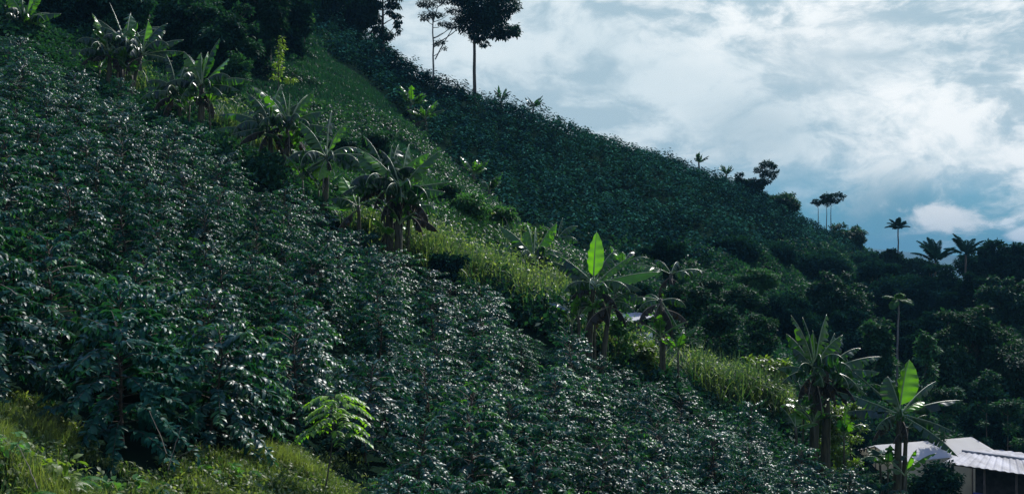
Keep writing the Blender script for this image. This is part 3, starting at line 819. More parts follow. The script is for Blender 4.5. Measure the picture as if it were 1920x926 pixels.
# ------------------------------------------------------------------ trees
def tree(name, u, d, label, cat, clumps, trunk_r, leafm, leaf_L=.35, dens=60, barkm="bark", group=None, top=None, bough=True, fresh=.15, lean_pts=None, droop=.3, trunk_u=None, skirt=0, low=None):
    """clumps in picture pixels at the tree's own distance: (u, v, r_across, r_up, depth offset in m) -> metres"""
    b = base_at(u, d)
    t = empty(name, b, label, cat, group)
    px = d / F
    cl = []
    if skirt:
        us = [c[0] for c in clumps]; vs = [c[1] for c in clumps]
        uc_, w_, vb = np.mean(us), (max(us) - min(us)) * .5 + 4, pix(b)[1]
        vt = np.mean(vs)
        clumps = list(clumps)
        for k_ in range(skirt):
            f_ = (k_ + .6) / skirt
            a_ = rng.uniform(0, 6.28); rr_ = w_ * rng.uniform(.35, .95) * (1 - .25 * f_)
            clumps.append((uc_ + (u - uc_) * f_ + rr_ * math.cos(a_), vt + (vb - vt) * f_ - 3, w_ * rng.uniform(.35, .55), w_ * rng.uniform(.28, .45), -abs(math.sin(a_)) * rr_ * px))
    for c in clumps:
        p = P(c[0], c[1], d) - b
        off = c[4] if len(c) > 4 else rng.normal(0, .45) * c[2] * px
        cl.append((p + np.array([0, off, 0]), c[2] * px, c[3] * px))
    tr = MB()
    zt = max(c[0][2] for c in cl) if top is None else (P(u, top, d) - b)[2]
    tx = 0 if trunk_u is None else (trunk_u - u) * px
    path = curve((0, 0, -.4), (tx, 0, zt), 0, 10, trunk_r * .18)
    tube(tr, path, np.linspace(trunk_r, trunk_r * .28, 10), 8)
    if lean_pts:
        for lp in lean_pts:
            pp = np.array([P(a[0], a[1], d) - b for a in lp])
            s_ = np.linspace(0, len(pp) - 1, 9)
            pp = np.stack([np.interp(s_, np.arange(len(pp)), pp[:, k]) for k in range(3)], 1)
            tube(tr, pp, np.linspace(trunk_r * .6, trunk_r * .2, 9), 6)
    if bough:
        for (c, rx, rz) in cl:
            za = np.clip(c[2] - rng.uniform(.3, .9) * max(rx, np.linalg.norm(c[:2])), zt * .08 if low is None else (P(u, low, d) - b)[2], zt * .98)
            a = np.array([np.interp(za, path[:, 2], path[:, 0]), np.interp(za, path[:, 2], path[:, 1]), za])
            tube(tr, curve(a, c, -.06 * np.linalg.norm(c - a), 6, .04 * rx), np.linspace(trunk_r * .38, trunk_r * .08, 6), 5, cap=False)
            for k in range(4):
                e = c + nrm(rng.normal(0, 1, 3)) * np.array([rx, rx, rz]) * .8
                tube(tr, curve(c, e, 0, 4), np.linspace(trunk_r * .1, trunk_r * .03, 4), 3, cap=False)
    tr.build("trunk", M[barkm], t)
    lf = MB()
    for (c, rx, rz) in cl:
        vol = 4 * math.pi * (rx * rx + 2 * rx * rz) / 3
        n = int(max(25, dens * vol / (leaf_L ** 2) * .09))
        n = min(n, 9000)
        v = nrm(rng.normal(0, 1, (n, 3)))
        r_ = rng.uniform(.2, 1, n) ** .45
        lump = 1 + .30 * np.sin(v[:, 0] * 5 + rng.uniform(0, 6)) * np.sin(v[:, 2] * 4 + rng.uniform(0, 6)) + .15 * np.sin(v[:, 1] * 9 + rng.uniform(0, 6))
        p = c + v * (r_ * lump)[:, None] * np.array([rx, rx, rz])
        out = v * np.array([1, 1, .3])
        L = leaf_L * rng.uniform(.6, 1.3, n)
        leaves(lf, p, out + rng.normal(0, .55, (n, 3)) + np.array([0, 0, -droop]), np.array([0, 0, 1.0]) + .35 * v + rng.normal(0, .38, (n, 3)),
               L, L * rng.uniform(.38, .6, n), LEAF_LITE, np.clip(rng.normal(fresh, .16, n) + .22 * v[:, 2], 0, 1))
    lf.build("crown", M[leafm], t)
    return t


def dome(u, v, r, rv=None, n=9, k=.45):
    """clumps that make up an uneven rounded crown centred at (u, v)"""
    rv = rv or r
    c = [(u + rng.normal(0, .06) * r, v + .08 * rv, r * (k + .14), rv * (k + .12))]
    for i in range(n):
        a = 2 * math.pi * i / n + rng.normal(0, .25)
        q = rng.uniform(.35, .95)
        c.append((u + r * q * math.cos(a), v - rv * q * math.sin(a), r * k * rng.uniform(.65, 1.15), rv * k * rng.uniform(.55, 1.0)))
    for i in range(n // 3):
        a = rng.uniform(-.3, math.pi + .3); q = rng.uniform(1.0, 1.22)
        c.append((u + r * q * math.cos(a), v - rv * q * math.sin(a), r * k * rng.uniform(.35, .6), rv * k * rng.uniform(.2, .4)))
    return c


# skyline, upper middle
tree("tall_tree", 890, 129, "tall dark tree with a bare straight trunk standing alone on the skyline", "tree",
     [(905, 10, 42, 30), (885, 35, 30, 24), (925, 52, 24, 18), (958, 62, 15, 12), (940, 66, 14, 8), (872, -2, 28, 22), (940, 8, 32, 26), (900, -55, 50, 40), (895, 66, 18, 12), (868, -45, 30, 30),
      (945, -40, 36, 34), (915, 30, 30, 22), (880, -95, 40, 30), (925, -95, 40, 30), (968, 58, 8, 8), (908, 82, 8, 6)], .24, "tree_dark", .40, 85, top=-90, low=72)
tree("sparse_tree", 812, 128, "thin sparse tree with a slanting side branch, left of the tall dark tree", "tree",
     [(803, 30, 15, 4), (818, 26, 14, 4), (797, 37, 9, 3), (835, 45, 16, 2.5), (850, 20, 16, 5), (862, 35, 16, 3.5), (846, 50, 12, 3), (872, 41, 12, 3), (825, 78, 10, 3), (832, 90, 6, 3), (818, 84, 7, 2), (800, 4, 18, 6),
      (835, 0, 20, 6), (790, 8, 8, 4), (820, -30, 36, 14), (845, -20, 20, 8), (878, 36, 8, 3)], .14, "tree_dark", .26, 34, barkm="palebark", top=-25, bough=True,
     lean_pts=[[(816, 112), (830, 84), (850, 52), (878, 43)], [(812, 42), (820, 15), (845, -10)], [(812, 40), (800, 12), (795, -10)]])
tree("feathery_tree", 718, 125, "feathery tree with drooping sprays at the left end of the open sky", "tree",
     [(706, 10, 14, 8), (735, 8, 14, 7), (704, 35, 12, 10), (742, 30, 9, 5), (746, 45, 7, 9), (710, 55, 14, 8), (725, 66, 14, 7), (700, 22, 10, 8), (738, -8, 14, 8), (730, 22, 8, 4), (720, -20, 20, 14), (713, 72, 12, 6),
      (748, 58, 4, 6)], .22, "tree_dark", .36, 85, top=-40, droop=.9)
tree("broad_tree", 672, 122, "dense black-green tree on the ridge beside the feathery tree", "tree",
     dome(672, 5, 34, 40, 10) + [(650, -10, 26, 24), (690, 35, 16, 18), (640, -30, 30, 24)], .3, "tree_dark", .42, 110, top=-10, skirt=7)
tree("broad_tree", 610, 118, "dark tree at the top edge, left of the ridge trees and above the grass strip", "tree",
     dome(600, -40, 55, 40, 9), .3, "tree_dark", .42, 100, top=-40, skirt=7)
# dark wood at the top left
gw = "trees of the dark wood at the top left"
for (u, v, r, rv, d, m, lb) in [(120, 0, 62, 42, 74, "tree_dark", "dark tree behind the topmost banana plants, its crown cut by the top edge"),
                                (225, 10, 52, 42, 74, "tree_mid", "dark tree between the topmost clump and the leafy bank, cut by the top edge"),
                                (330, 10, 62, 45, 80, "tree_mid", "leafy tree with silver-edged foliage above the second banana clump"),
                                (415, 60, 52, 55, 76, "tree_mid", "rounded tree with pale drooping sprays, right of the second banana clump"),
                                (455, 5, 50, 45, 86, "tree_dark", "dark tree between the rounded sprayed tree and the vine-hung trunk"),
                                (505, 18, 34, 55, 84, "tree_mid", "narrow leaning tree with a lit left side, above the yellow column plant"),
                                (555, 8, 36, 50, 92, "tree_dark", "vine-hung dark tree with trailing stems at the top of the grass strip"),
                                (20, -20, 60, 36, 72, "tree_dark", "dark tree in the extreme top left corner")]:
    tree("woodland_tree", u, d, lb, "tree", dome(u, v, r * 1.05, rv, 18, .3), .22, m, .32, 105, group=gw, top=v, skirt=9)
tree("leafy_shrub", 440, 73, "small shrub with pale lit sprays under the rounded sprayed tree", "shrub", dome(448, 125, 20, 28, 7), .06, "tree_mid", .24, 60, fresh=.4, skirt=7)
tree("leafy_shrub", 571, 95, "bright small shrub glowing at the top of the grass strip", "shrub", dome(576, 33, 11, 16, 6), .05, "tree_light", .22, 60, fresh=.4)
tree("column_plant", 522, 71, "narrow yellow-green column plant glowing in front of the dark wood", "plant",
     [(528, 76, 4, 8, 0), (530, 88, 6, 8, 0), (524, 100, 6, 7, 0), (527, 112, 5, 7, 0), (520, 122, 5, 6, 0), (525, 134, 6, 7, 0), (517, 146, 8, 5, 0), (545, 150, 12, 4, 0)], .05, "yellow", .20, 42, top=78, fresh=.5)

# skyline, right
tree("umbrella_tree", 1430, 152, "skyline tree with a forked trunk and round clumps above the bushes", "tree",
     [(1423, 318, 8, 6), (1437, 308, 12, 6), (1450, 312, 7, 6), (1432, 328, 8, 5), (1448, 328, 8, 7), (1440, 340, 6, 4), (1428, 345, 5, 4), (1455, 322, 5, 3), (1437, 322, 6, 5)], .16, "tree_dark", .30, 75, top=312)
tree("skyline_bush", 1412, 151, "bushy shrub on the skyline left of the forked tree trunk", "bush", dome(1408, 350, 24, 18, 8), .10, "tree_dark", .32, 80, skirt=7)
tree("skyline_bush", 1388, 150, "pointed small bush leftmost of the skyline shrubs", "bush", dome(1386, 338, 9, 14, 6), .06, "tree_dark", .3, 80, skirt=7)
tree("skyline_bush", 1465, 154, "spreading feathery bush on the skyline right of the forked tree", "bush", dome(1466, 376, 26, 16, 9), .10, "tree_mid", .34, 80, skirt=7)
for (u, v, r, rv, lb) in [(1534, 379, 9, 6, "slim umbrella tree leftmost of the three on the skyline"), (1550, 376, 11, 10, "slim umbrella tree in the middle of the three on the skyline"),
                          (1562, 370, 18, 10, "slim umbrella tree with the widest crown, rightmost of the three")]:
    tree("umbrella_tree", u if u < 1560 else 1558, 162, lb, "tree", dome(u, v, r, rv, 13, .33), .09, "tree_dark", .28, 48, group="slim umbrella trees on the skyline", top=v)
tree("skyline_bush", 1590, 165, "low leafy bush with lit leaves where the skyline drops to the right", "bush", dome(1585, 448, 34, 22, 9) + [(1606, 434, 12, 3), (1612, 452, 8, 3)], .12, "tree_mid", .40, 70, skirt=7)
tree("broad_tree", 1662, 152, "rounded dark tree crown under the star-topped tree", "tree", dome(1662, 492, 34, 20, 9), .2, "tree_dark", .40, 90, skirt=7)
tree("broad_tree", 1722, 150, "low dark tree on the sagging skyline left of the palms", "tree", dome(1722, 500, 30, 14, 8), .2, "tree_dark", .40, 90, skirt=7)
tree("broad_tree", 1625, 150, "dark leafy tree on the skyline under the slim umbrella trees", "tree", dome(1622, 490, 30, 20, 8), .2, "tree_dark", .40, 80, skirt=7)


def palm(name, u, d, uc, vc, label, nf, L, W, trunk_r, mat, els, cat="palm", group=None, paddle=False, sides=None, barkm="bark"):
    """slender trunk and a crown of fronds; every frond is its own part"""
    b = base_at(u, d)
    t = empty(name, b, label, cat, group)
    c = P(uc, vc, d) - b
    tr = MB()
    tube(tr, curve((0, 0, -.3), c, 0, 9, trunk_r * .3), np.linspace(trunk_r, trunk_r * .6, 9), 8)
    tr.build("trunk", M[barkm], t)
    for i in range(nf):
        az = (sides[i % len(sides)] + 25 * (i // len(sides)) if sides else 360 * i / nf + rng.normal(0, 9))
        el = els[i % len(els)] + rng.normal(0, 4)
        ll = L * rng.uniform(.85, 1.1)
        a = R(az); hd = np.array([math.cos(a), math.sin(a), 0]); sd = np.array([-math.sin(a), math.cos(a), 0])
        s = np.linspace(0, 1, 16)
        ang = R(el) - R(55) * s ** 1.7
        mid = np.zeros((16, 3)); mid[0] = c
        T = np.cos(ang)[:, None] * hd + np.sin(ang)[:, None] * np.array([0, 0, 1.0])
        for k in range(15):
            mid[k + 1] = mid[k] + T[k] * ll / 15
        Nn = -np.sin(ang)[:, None] * hd + np.cos(ang)[:, None] * np.array([0, 0, 1.0])
        f = MB()
        tube(f, mid, np.linspace(.03, .008, 16), 4, cap=False)
        m = 40
        ss = np.linspace(.14, .98, m)
        I = lambda A: np.stack([np.interp(ss, s, A[:, k]) for k in range(3)], 1)
        mp, tp, npp = I(mid), I(T), I(Nn)
        wl = W * np.sin(np.clip(ss, 0, 1) ** .7 * math.pi) ** .5 + .08
        for sg in (-1, 1):
            leaves(f, mp, sd * sg * .9 + tp * .55 - npp * rng.uniform(.05, .5, (m, 1)), npp + rng.normal(0, .15, (m, 3)), wl, .13 + .02 * wl, LEAF_FULL, np.clip(rng.normal(.25, .15, m), 0, 1))
        f.build("frond", M[mat], t)
    return t


palm("palm", 1755, 118, 1754, 492, "dark palm with upright fronds against the blue mountain, left of the pair", 10, 3.0, .5, .17, "tree_dark", [80, 50, 68, 45, 74, 40, 60, 48, 66], group="pair of palms on the skyline",
     sides=[85, 15, 120, 160, 50, 345, 200, 30, 140])
palm("palm", 1812, 116, 1811, 478, "dark palm with a bare trunk against the cloud, right of the pair", 9, 2.8, .5, .15, "tree_dark", [80, 58, 70, 44, 62, 35], group="pair of palms on the skyline",
     sides=[100, 40, 125, 170, 65, 10, 150, 345])

palm("star_topped_tree", 1683, 156, 1684, 427, "thin tree with a star of paddle leaves standing alone above the sagging skyline", 12, 1.75, .42, .13, "tree_dark", [62, 30, 78, 12, 50, 24], cat="tree")
# right-hand valley trees
gv = "trees in the shaded valley on the right"
for (u, v, r, rv, d, m, fr, lb) in [
    (1868, 492, 44, 34, 124, "tree_dark", .05, "big dark tree with sky gaps right of the palms"),
    (1912, 505, 42, 36, 122, "tree_dark", .05, "dark rounded tree at the right edge on the skyline"),
    (1835, 505, 22, 20, 128, "tree_dark", .05, "smaller dark tree filling between the right palm and the big tree"),
    (1750, 560, 52, 50, 112, "tree_dark", .0, "broad black-green tree directly below the left palm"),
    (1640, 545, 50, 42, 118, "tree_dark", .0, "broad dark tree below the star-topped tree"),
    (1815, 570, 40, 45, 108, "tree_dark", .02, "dark tree below the right palm"),
    (1888, 570, 46, 40, 102, "tree_mid", .1, "mid green tree with a flat lit top under the right skyline trees"),
    (1560, 575, 50, 50, 96, "tree_mid", .05, "broad-leaved tree with scattered pale leaves above the dark banana clump"),
    (1470, 610, 46, 45, 84, "tree_dark", .0, "dark tree behind the yellow cane grass"),
    (1590, 640, 44, 44, 88, "tree_dark", .0, "shaded tree between the dark banana clump and the slender pale-topped tree"),
    (1760, 660, 46, 60, 92, "tree_dark", .0, "dark tree right of the slender pale-topped trunk"),
    (1835, 672, 75, 75, 80, "tree_mid", .22, "largest green tree on the right with layered sunlit leaves"),
    (1915, 690, 40, 60, 84, "tree_mid", .1, "green tree cut by the right edge beside the largest tree"),
    (1700, 650, 38, 50, 98, "tree_dark", .0, "dark tree just behind the slender pale-topped trunk"),
    (1645, 632, 24, 26, 74, "tree_mid", .35, "small tree with a pale lit cap left of the slender trunk"),
    (1737, 650, 12, 24, 70, "tree_mid", .5, "small pointed tree with lit leaves right of the slender trunk"),
    (1880, 790, 48, 44, 68, "tree_dark", .15, "round dark bushy tree behind the corrugated roof"),
    (1530, 500, 40, 26, 124, "tree_dark", .02, "dark low tree at the foot of the far coffee slope, right part"),
    (1360, 470, 40, 18, 100, "tree_dark", .02, "dark low tree at the foot of the far coffee slope, left part"),
    (1440, 480, 36, 18, 108, "tree_dark", .02, "dark low tree at the foot of the far coffee slope, middle part")]:
    tree("valley_tree", u, d, lb, "tree", dome(u, v, r * 1.2, rv * 1.1, 20, .31), .2, m, .30 if d < 90 else .36, 105, group=gv, fresh=fr, top=v, skirt=10)
palm("slender_tree", 1681, 82, 1684, 562, "slender pale-topped tree with a long bare trunk before the dark trees", 7, 1.1, .35, .09, "tree_light", [12, 42, -10, 28, -22, 55, 2], cat="tree", barkm="palebark")

# shrubs in the middle right
gs = "mixed shrubs between the banana plants and the far slope"
for (u, v, r, rv, d, m, fr, lb) in [
    (1285, 562, 36, 30, 60, "tree_mid", .1, "round dark shrub beside the dying banana plant"),
    (1320, 540, 30, 22, 68, "tree_mid", .15, "silvery shrub above the round dark shrub"),
    (1390, 560, 34, 24, 70, "tree_mid", .2, "silver-leaved shrub in the middle of the shrub belt"),
    (1420, 522, 44, 16, 86, "tree_mid", .55, "brightest green patchy shrub below the far coffee slope"),
    (1350, 600, 32, 24, 62, "tree_mid", .2, "leafy shrub just above the yellow cane grass"),
    (1430, 610, 26, 22, 64, "tree_mid", .3, "shrub with star-like pale leaves right of the cane grass top"),
    (1480, 570, 34, 24, 82, "tree_dark", .1, "dark shrub on the right of the silver-leaved ones"),
    (1245, 470, 34, 20, 76, "tree_dark", .15, "dark shrub below the far slope, over the ragged pale banana leaves"),
    (1200, 545, 26, 18, 60, "tree_dark", .05, "dark shrub above the small grey shed roof"),
    (1160, 610, 20, 24, 49, "tree_light", .3, "light green shrub between the leaning banana stem and the shed"),
    (1200, 655, 26, 12, 50, "yellow", .1, "yellow-green weed bush below the small grey shed"),
    (1560, 790, 26, 34, 49, "yellow", .35, "yellow leafy shrub between the two right foreground banana clumps"),
    (1595, 770, 18, 16, 50, "yellow", .2, "small yellow shrub at the left tip of the long banana leaves"),
    (1440, 690, 40, 22, 55.5, "yellow", .3, "olive flowering shrub behind the cane grass"),
    (1612, 815, 20, 22, 56, "tree_dark", .05, "dark green conical bush left of the pale shed"),
    (1764, 893, 40, 26, 50, "tree_dark", .15, "dark round bush below the white roof, in front of the corrugated one"),
    (1712, 912, 26, 16, 50.5, "tree_mid", .2, "low leafy bush at the foot of the banana trunk before the pale shed"),
    (1652, 902, 20, 18, 50.5, "tree_mid", .2, "low leafy bush at the left corner of the pale shed"),
    (1850, 720, 26, 20, 66, "tree_mid", .2, "light green shrub low in the largest tree's shade"),
    (1770, 745, 30, 24, 62, "tree_mid", .25, "green shrub right behind the broad glowing banana leaf"),
    (930, 500, 26, 16, 56, "tree_mid", .3, "dark leafy shrub in the tall grass left of the low dark banana"),
    (880, 380, 28, 16, 63, "tree_light", .1, "round green shrub upper left on the lower grass strip"),
    (935, 400, 26, 16, 66, "tree_light", .15, "green shrub in the middle of the lower grass strip"),
    (1000, 440, 28, 16, 67, "tree_light", .3, "bright green shrub at the lower right of the grass strip"),
    (840, 360, 22, 14, 64, "tree_mid", .3, "small shrub highest on the lower grass strip"),
    (640, 275, 34, 14, 66, "tree_mid", .2, "leafy creeper mound above the bowed banana plant"),
    (700, 260, 30, 14, 69, "tree_mid", .25, "leafy creeper mound above the two silver leaves"),
    (430, 230, 26, 16, 61, "tree_mid", .3, "leafy mound right of the second banana clump"),
    (835, 490, 30, 16, 48, "tree_dark", .0, "very dark rounded shrub at the foot of the tall grass"),
    (1890, 760, 24, 12, 62, "tree_mid", .3, "bright low shrub above the corrugated roof")]:
    tree("shrub", u, d, lb, "shrub", dome(u, v, r, rv, 8, .45), .05, m, .22, 75, group=gs, fresh=fr, skirt=6)

# ------------------------------------------------------------------ sapling
b = base_at(603, 19.0)
t = empty("sapling", b, "young shade tree with bright feathery leaves on the grass bank before the coffee", "sapling")
tr = MB()
px = 19.0 / F
topc = P(628, 738, 19.0) - b
path = curve((0, 0, -.2), topc, 0, 8); path[:, 0] += .05 * np.sin(np.linspace(0, 3.1, 8)); tube(tr, path, np.linspace(.018, .008, 8), 6)
lf = MB()
for i in range(19):
    a = i * 2.4 + rng.normal(0, .2); f = i / 19
    st = path[-1] + np.array([0, 0, -.75 * (1 - f)])
    ln = rng.uniform(.5, .82) * (1.05 - .35 * f)
    o = np.array([math.cos(a), math.sin(a), 0])
    s = np.linspace(0, 1, 7)[:, None]
    rp = st + o * ln * s + np.array([0, 0, 1.0]) * (ln * (.62 * s - .85 * s ** 2))
    tube(tr, rp, np.linspace(.006, .002, 7), 3, cap=False)
    sd = np.array([-o[1], o[0], 0])
    m = 11
    ss = np.linspace(.25, 1, m)
    pp = np.stack([np.interp(ss, s[:, 0], rp[:, k]) for k in range(3)], 1)
    for sg in (-1, 1):
        leaves(lf, pp, sd * sg + o * .5 + np.array([0, 0, -.35]) + rng.normal(0, .12, (m, 3)), np.array([0, 0, 1.0]) + rng.normal(0, .15, (m, 3)), (.14 * rng.uniform(.8, 1.2, m)), .055, LEAF_FULL,
               np.clip(rng.normal(.45, .25, m) + .3 * f, 0, 1))
tr.build("trunk", M["bark"], t)
lf.build("crown", M["sapling"], t)

# ------------------------------------------------------------------ bank plants: ferns, broad weeds, dry stalks
def fern(u, d, label, nf, L, mat, group):
    b = base_at(u, d)
    t = empty("fern", b, label, "fern", group)
    for i in range(nf):
        f = MB()
        a = 2 * math.pi * i / nf + rng.normal(0, .3)
        o = np.array([math.cos(a), math.sin(a), 0]); sd = np.array([-o[1], o[0], 0])
        s = np.linspace(0, 1, 9)[:, None]; ll = L * rng.uniform(.7, 1.15)
        rp = o * ll * s * .9 + np.array([0, 0, 1.0]) * (ll * (1.0 * s - .95 * s ** 2))
        tube(f, rp, np.linspace(.005, .0015, 9), 3, cap=False)
        m = 22
        ss = np.linspace(.15, 1, m)
        pp = np.stack([np.interp(ss, s[:, 0], rp[:, k]) for k in range(3)], 1)
        w = .16 * ll * np.sin(ss ** .6 * math.pi * .98) + .015
        for sg in (-1, 1):
            leaves(f, pp, sd * sg + o * .45 + np.array([0, 0, -.25]), np.array([0, 0, 1.0]) + rng.normal(0, .12, (m, 3)), w * 1.3, .022, LEAF_FULL, np.clip(rng.normal(.3, .2, m), 0, 1))
        f.build("frond", M[mat], t)


gf = "ferns on the grass bank"
for (u, d, L, lb) in [(150, 12.6, .85, "largest pale fern on the bank at the bottom edge"), (95, 13.0, .6, "yellow-green fern in the middle of the left grass bank"),
                      (215, 14.2, .65, "fern at the right foot of the left grass bank"), (20, 12.2, .6, "fern at the left edge of the picture on the bank"),
                      (45, 11.8, .7, "fern lowest in the bottom left corner of the bank"), (125, 13.8, .55, "fern at the top of the left bank under the tall coffee"), (185, 13.0, .7, "pale fern right of the largest one on the bank"),
                      (265, 15.0, .6, "fern in the dip between the two grass banks"), (250, 13.8, .7, "fern at the bottom edge between the two grass banks"), (450, 18.4, .5, "small fern on the left part of the right-hand bank"),
                      (330, 16.2, .65, "fern among the twigs between the two grass banks")]:
    fern(u, d, lb, 9, L, "tree_light" if u != 95 else "yellow", gf)


def weed(u, d, label, n, Ll, ht, mat):
    b = base_at(u, d)
    t = empty("broadleaf_weed", b, label, "weed", "broad-leaved weeds on the grass bank")
    st, lf = MB(), MB()
    for i in range(n):
        a = rng.uniform(0, 6.28)
        e = np.array([math.cos(a) * rng.uniform(.05, .3), math.sin(a) * rng.uniform(.05, .3), ht * rng.uniform(.5, 1)])
        tube(st, curve((0, 0, -.05), e, .02, 5), np.linspace(.006, .002, 5), 4, cap=False)
        m = 4
        leaves(lf, e + rng.normal(0, .035, (m, 3)), np.array([math.cos(a), math.sin(a), -.2]) + rng.normal(0, .5, (m, 3)), np.array([0, 0, 1.0]) + rng.normal(0, .3, (m, 3)), Ll * rng.uniform(.6, 1.2, m), Ll * .5, LEAF_FULL,
               rng.uniform(.1, .9, m))
    st.build("stem", M["stem"], t); lf.build("foliage", M[mat], t)


for (u, d, n, L, ht, m, lb) in [(105, 13.3, 14, .16, .35, "yellow", "bright yellow-green broad-leaved weed on the left bank"), (60, 13.4, 12, .10, .4, "yellow", "small-leaved yellow weed at the top of the left bank"),
                                (235, 15.2, 10, .16, .4, "tree_light", "green weed with one long lit leaf below the tall coffee"), (10, 12.8, 12, .10, .45, "tree_light", "leafy green weed at the left edge of the bank"),
                                (420, 17.6, 12, .12, .35, "tree_light", "low green weed at the start of the right-hand grass bank"), (300, 15.8, 12, .10, .4, "tree_mid", "dark weed between the ferns and twigs"),
                                (690, 19.5, 12, .11, .4, "tree_mid", "dark weed at the right foot of the sapling's grass bank")]:
    weed(u, d, lb, n, L, ht, m)
for (u0, v0, u1, v1, d, lb) in [(32, 832, 70, 915, 12.3, "pale dry stalk slanting down the left grass bank"), (280, 770, 312, 850, 15.5, "thin bare twig leaning out of the tall coffee bushes"),
                                (300, 880, 378, 835, 16.0, "bare twig lying across the gap between the banks"), (-5, 533, 32, 553, 15.0, "bare grey twig poking from the dark bush at the left edge"),
                                (340, 800, 315, 880, 16.5, "upright bare twig beside the leaning twig")]:
    a, c = P(u0, v0, d), P(u1, v1, d - .2)
    o = MB(); tube(o, curve(c - a, (0, 0, 0), .03, 8, .006), np.linspace(.008, .003, 8), 5)
    if v0 > 600:
        pass
    tag(o.build("dry_twig", M["dry"], loc=[float(k) for k in a]), lb, "twig", "dry twigs by the near coffee bushes")

# ------------------------------------------------------------------ buildings
def box(mb, x0, x1, y0, y1, z0, z1, mat=0):
    V = [(x, y, z) for z in (z0, z1) for y in (y0, y1) for x in (x0, x1)]
    mb.add(V, quads=[[0, 2, 3, 1], [4, 5, 7, 6], [0, 1, 5, 4], [1, 3, 7, 5], [3, 2, 6, 7], [2, 0, 4, 6]], mat=mat)


def slab(mb, a, b, c, d, th, rib=0.0, nr=1, mat=0):
    """a sheet with thickness between corner points a-b (upper edge) and d-c (lower edge); rib = corrugation height"""
    a, b, c, d = [np.asarray(k, float) for k in (a, b, c, d)]
    n_ = nrm(np.cross(b - a, d - a)); n_ = n_ if n_[2] > 0 else -n_
    m = max(2, nr * 4 + 1)
    s = np.linspace(0, 1, m)
    w = rib * np.array([0, .8, 1, .1, 0])[np.arange(m) % 4] if rib else np.zeros(m)
    up = a + (b - a) * s[:, None] + n_ * w[:, None]
    dn = d + (c - d) * s[:, None] + n_ * w[:, None]
    V = np.concatenate([up, dn, up - n_ * th, dn - n_ * th])
    Q = []
    for i in range(m - 1):
        Q += [[i, i + 1, m + i + 1, m + i], [2 * m + i, 3 * m + i, 3 * m + i + 1, 2 * m + i + 1], [i, 2 * m + i, 2 * m + i + 1, i + 1], [m + i, m + i + 1, 3 * m + i + 1, 3 * m + i]]
    Q += [[0, m, 3 * m, 2 * m], [m - 1, 3 * m - 1, 4 * m - 1, 2 * m - 1]]
    mb.add(V, quads=Q, mat=mat)


M["whiteroof"] = leaf_mat("white_film_roof", (0.50, 0.495, 0.48), (0.50, 0.495, 0.48), rough=.6, transl=.55, spec=.15, vary=.16, tcol=(1.7, 1.7, 1.65), scale=1.1)
M["tinroof"] = plain_mat("tin_roof", (0.17, 0.165, 0.16), (0.42, 0.415, 0.41), scale=2.2, rough=.65, spec=.15, stretch=(1, .3, 1))
M["creamwall"] = leaf_mat("pale_film_wall", (0.56, 0.55, 0.49), (0.56, 0.55, 0.49), rough=.6, transl=.62, spec=.3, vary=.2, tcol=(1.5, 1.48, 1.4), scale=1.6)
M["wood"] = plain_mat("weathered_wood", (0.05, 0.04, 0.03), (0.14, 0.11, 0.085), scale=6, stretch=(3, 3, .4), rough=.9)
M["darkwall"] = plain_mat("dark_board_wall", (0.03, 0.03, 0.035), (0.07, 0.065, 0.07), scale=4, rough=.85)
M["bluewall"] = plain_mat("blue_painted_wall", (0.05, 0.06, 0.25), (0.08, 0.09, 0.33), scale=2, rough=.6)
M["greyroof"] = plain_mat("grey_sheet_roof", (0.25, 0.25, 0.25), (0.45, 0.45, 0.44), scale=2, rough=.5)
M["whitewall"] = plain_mat("whitewashed_wall", (0.6, 0.6, 0.58), (0.78, 0.78, 0.76), scale=2, rough=.8)

# long white-roofed shed
A0, A1 = P(1643, 834, 60.0), P(1819, 820, 62.8)              # ridge ends
rd = nrm((A1 - A0) * np.array([1, 1, 0]))
pd = np.array([rd[1], -rd[0], 0.0])                           # towards the camera side
zc = A0[2]; hw, drop, wallh = 1.75, .56, 2.3
org = np.array([A0[0], A0[1], zc - drop - wallh])
shed = empty("drying_shed", org, "long pale shed with a smooth white gable roof behind the banana plant", "shed")
Ls = float(np.linalg.norm((A1 - A0)[:2]))
lo = lambda s, w, z: rd * s + pd * w + np.array([0, 0, z])
zt, ze = wallh + drop, wallh
rm = MB()
slab(rm, lo(-.15, 0, zt), lo(Ls + .15, 0, zt), lo(Ls + .15, hw + .12, ze - .05), lo(-.15, hw + .12, ze - .05), .03, .006, 7)
slab(rm, lo(-.15, -.004, zt), lo(Ls + .15, -.004, zt), lo(Ls + .15, -hw - .12, ze - .05), lo(-.15, -hw - .12, ze - .05), .03, .006, 7)
rm.build("roof", M["whiteroof"], shed, smooth=False)
for (s0, s1, sgn) in ((0, 1, 1), (0, 1, -1)):
    wm = MB()
    slab(wm, lo(.03, sgn * hw, ze - .07), lo(Ls - .03, sgn * hw, ze - .07), lo(Ls - .03, sgn * hw, -1.2), lo(.03, sgn * hw, -1.2), .03)
    wm.build("wall", M["creamwall"], shed, smooth=False)
for s_ in (0.0, Ls):
    wm = MB()
    V = [lo(s_, -hw, -1.2), lo(s_, hw, -1.2), lo(s_, hw, ze - .07), lo(s_, 0, zt - .06), lo(s_, -hw, ze - .07)]
    V2 = [v + rd * .03 for v in V]
    wm.add(V + V2, quads=[[0, 1, 6, 5], [1, 2, 7, 6], [2, 3, 8, 7], [3, 4, 9, 8], [4, 0, 5, 9], [0, 1, 2, 4], [5, 6, 7, 9]], tris=[[2, 3, 4], [7, 8, 9]])
    wm.build("gable_wall", M["creamwall"], shed, smooth=False)
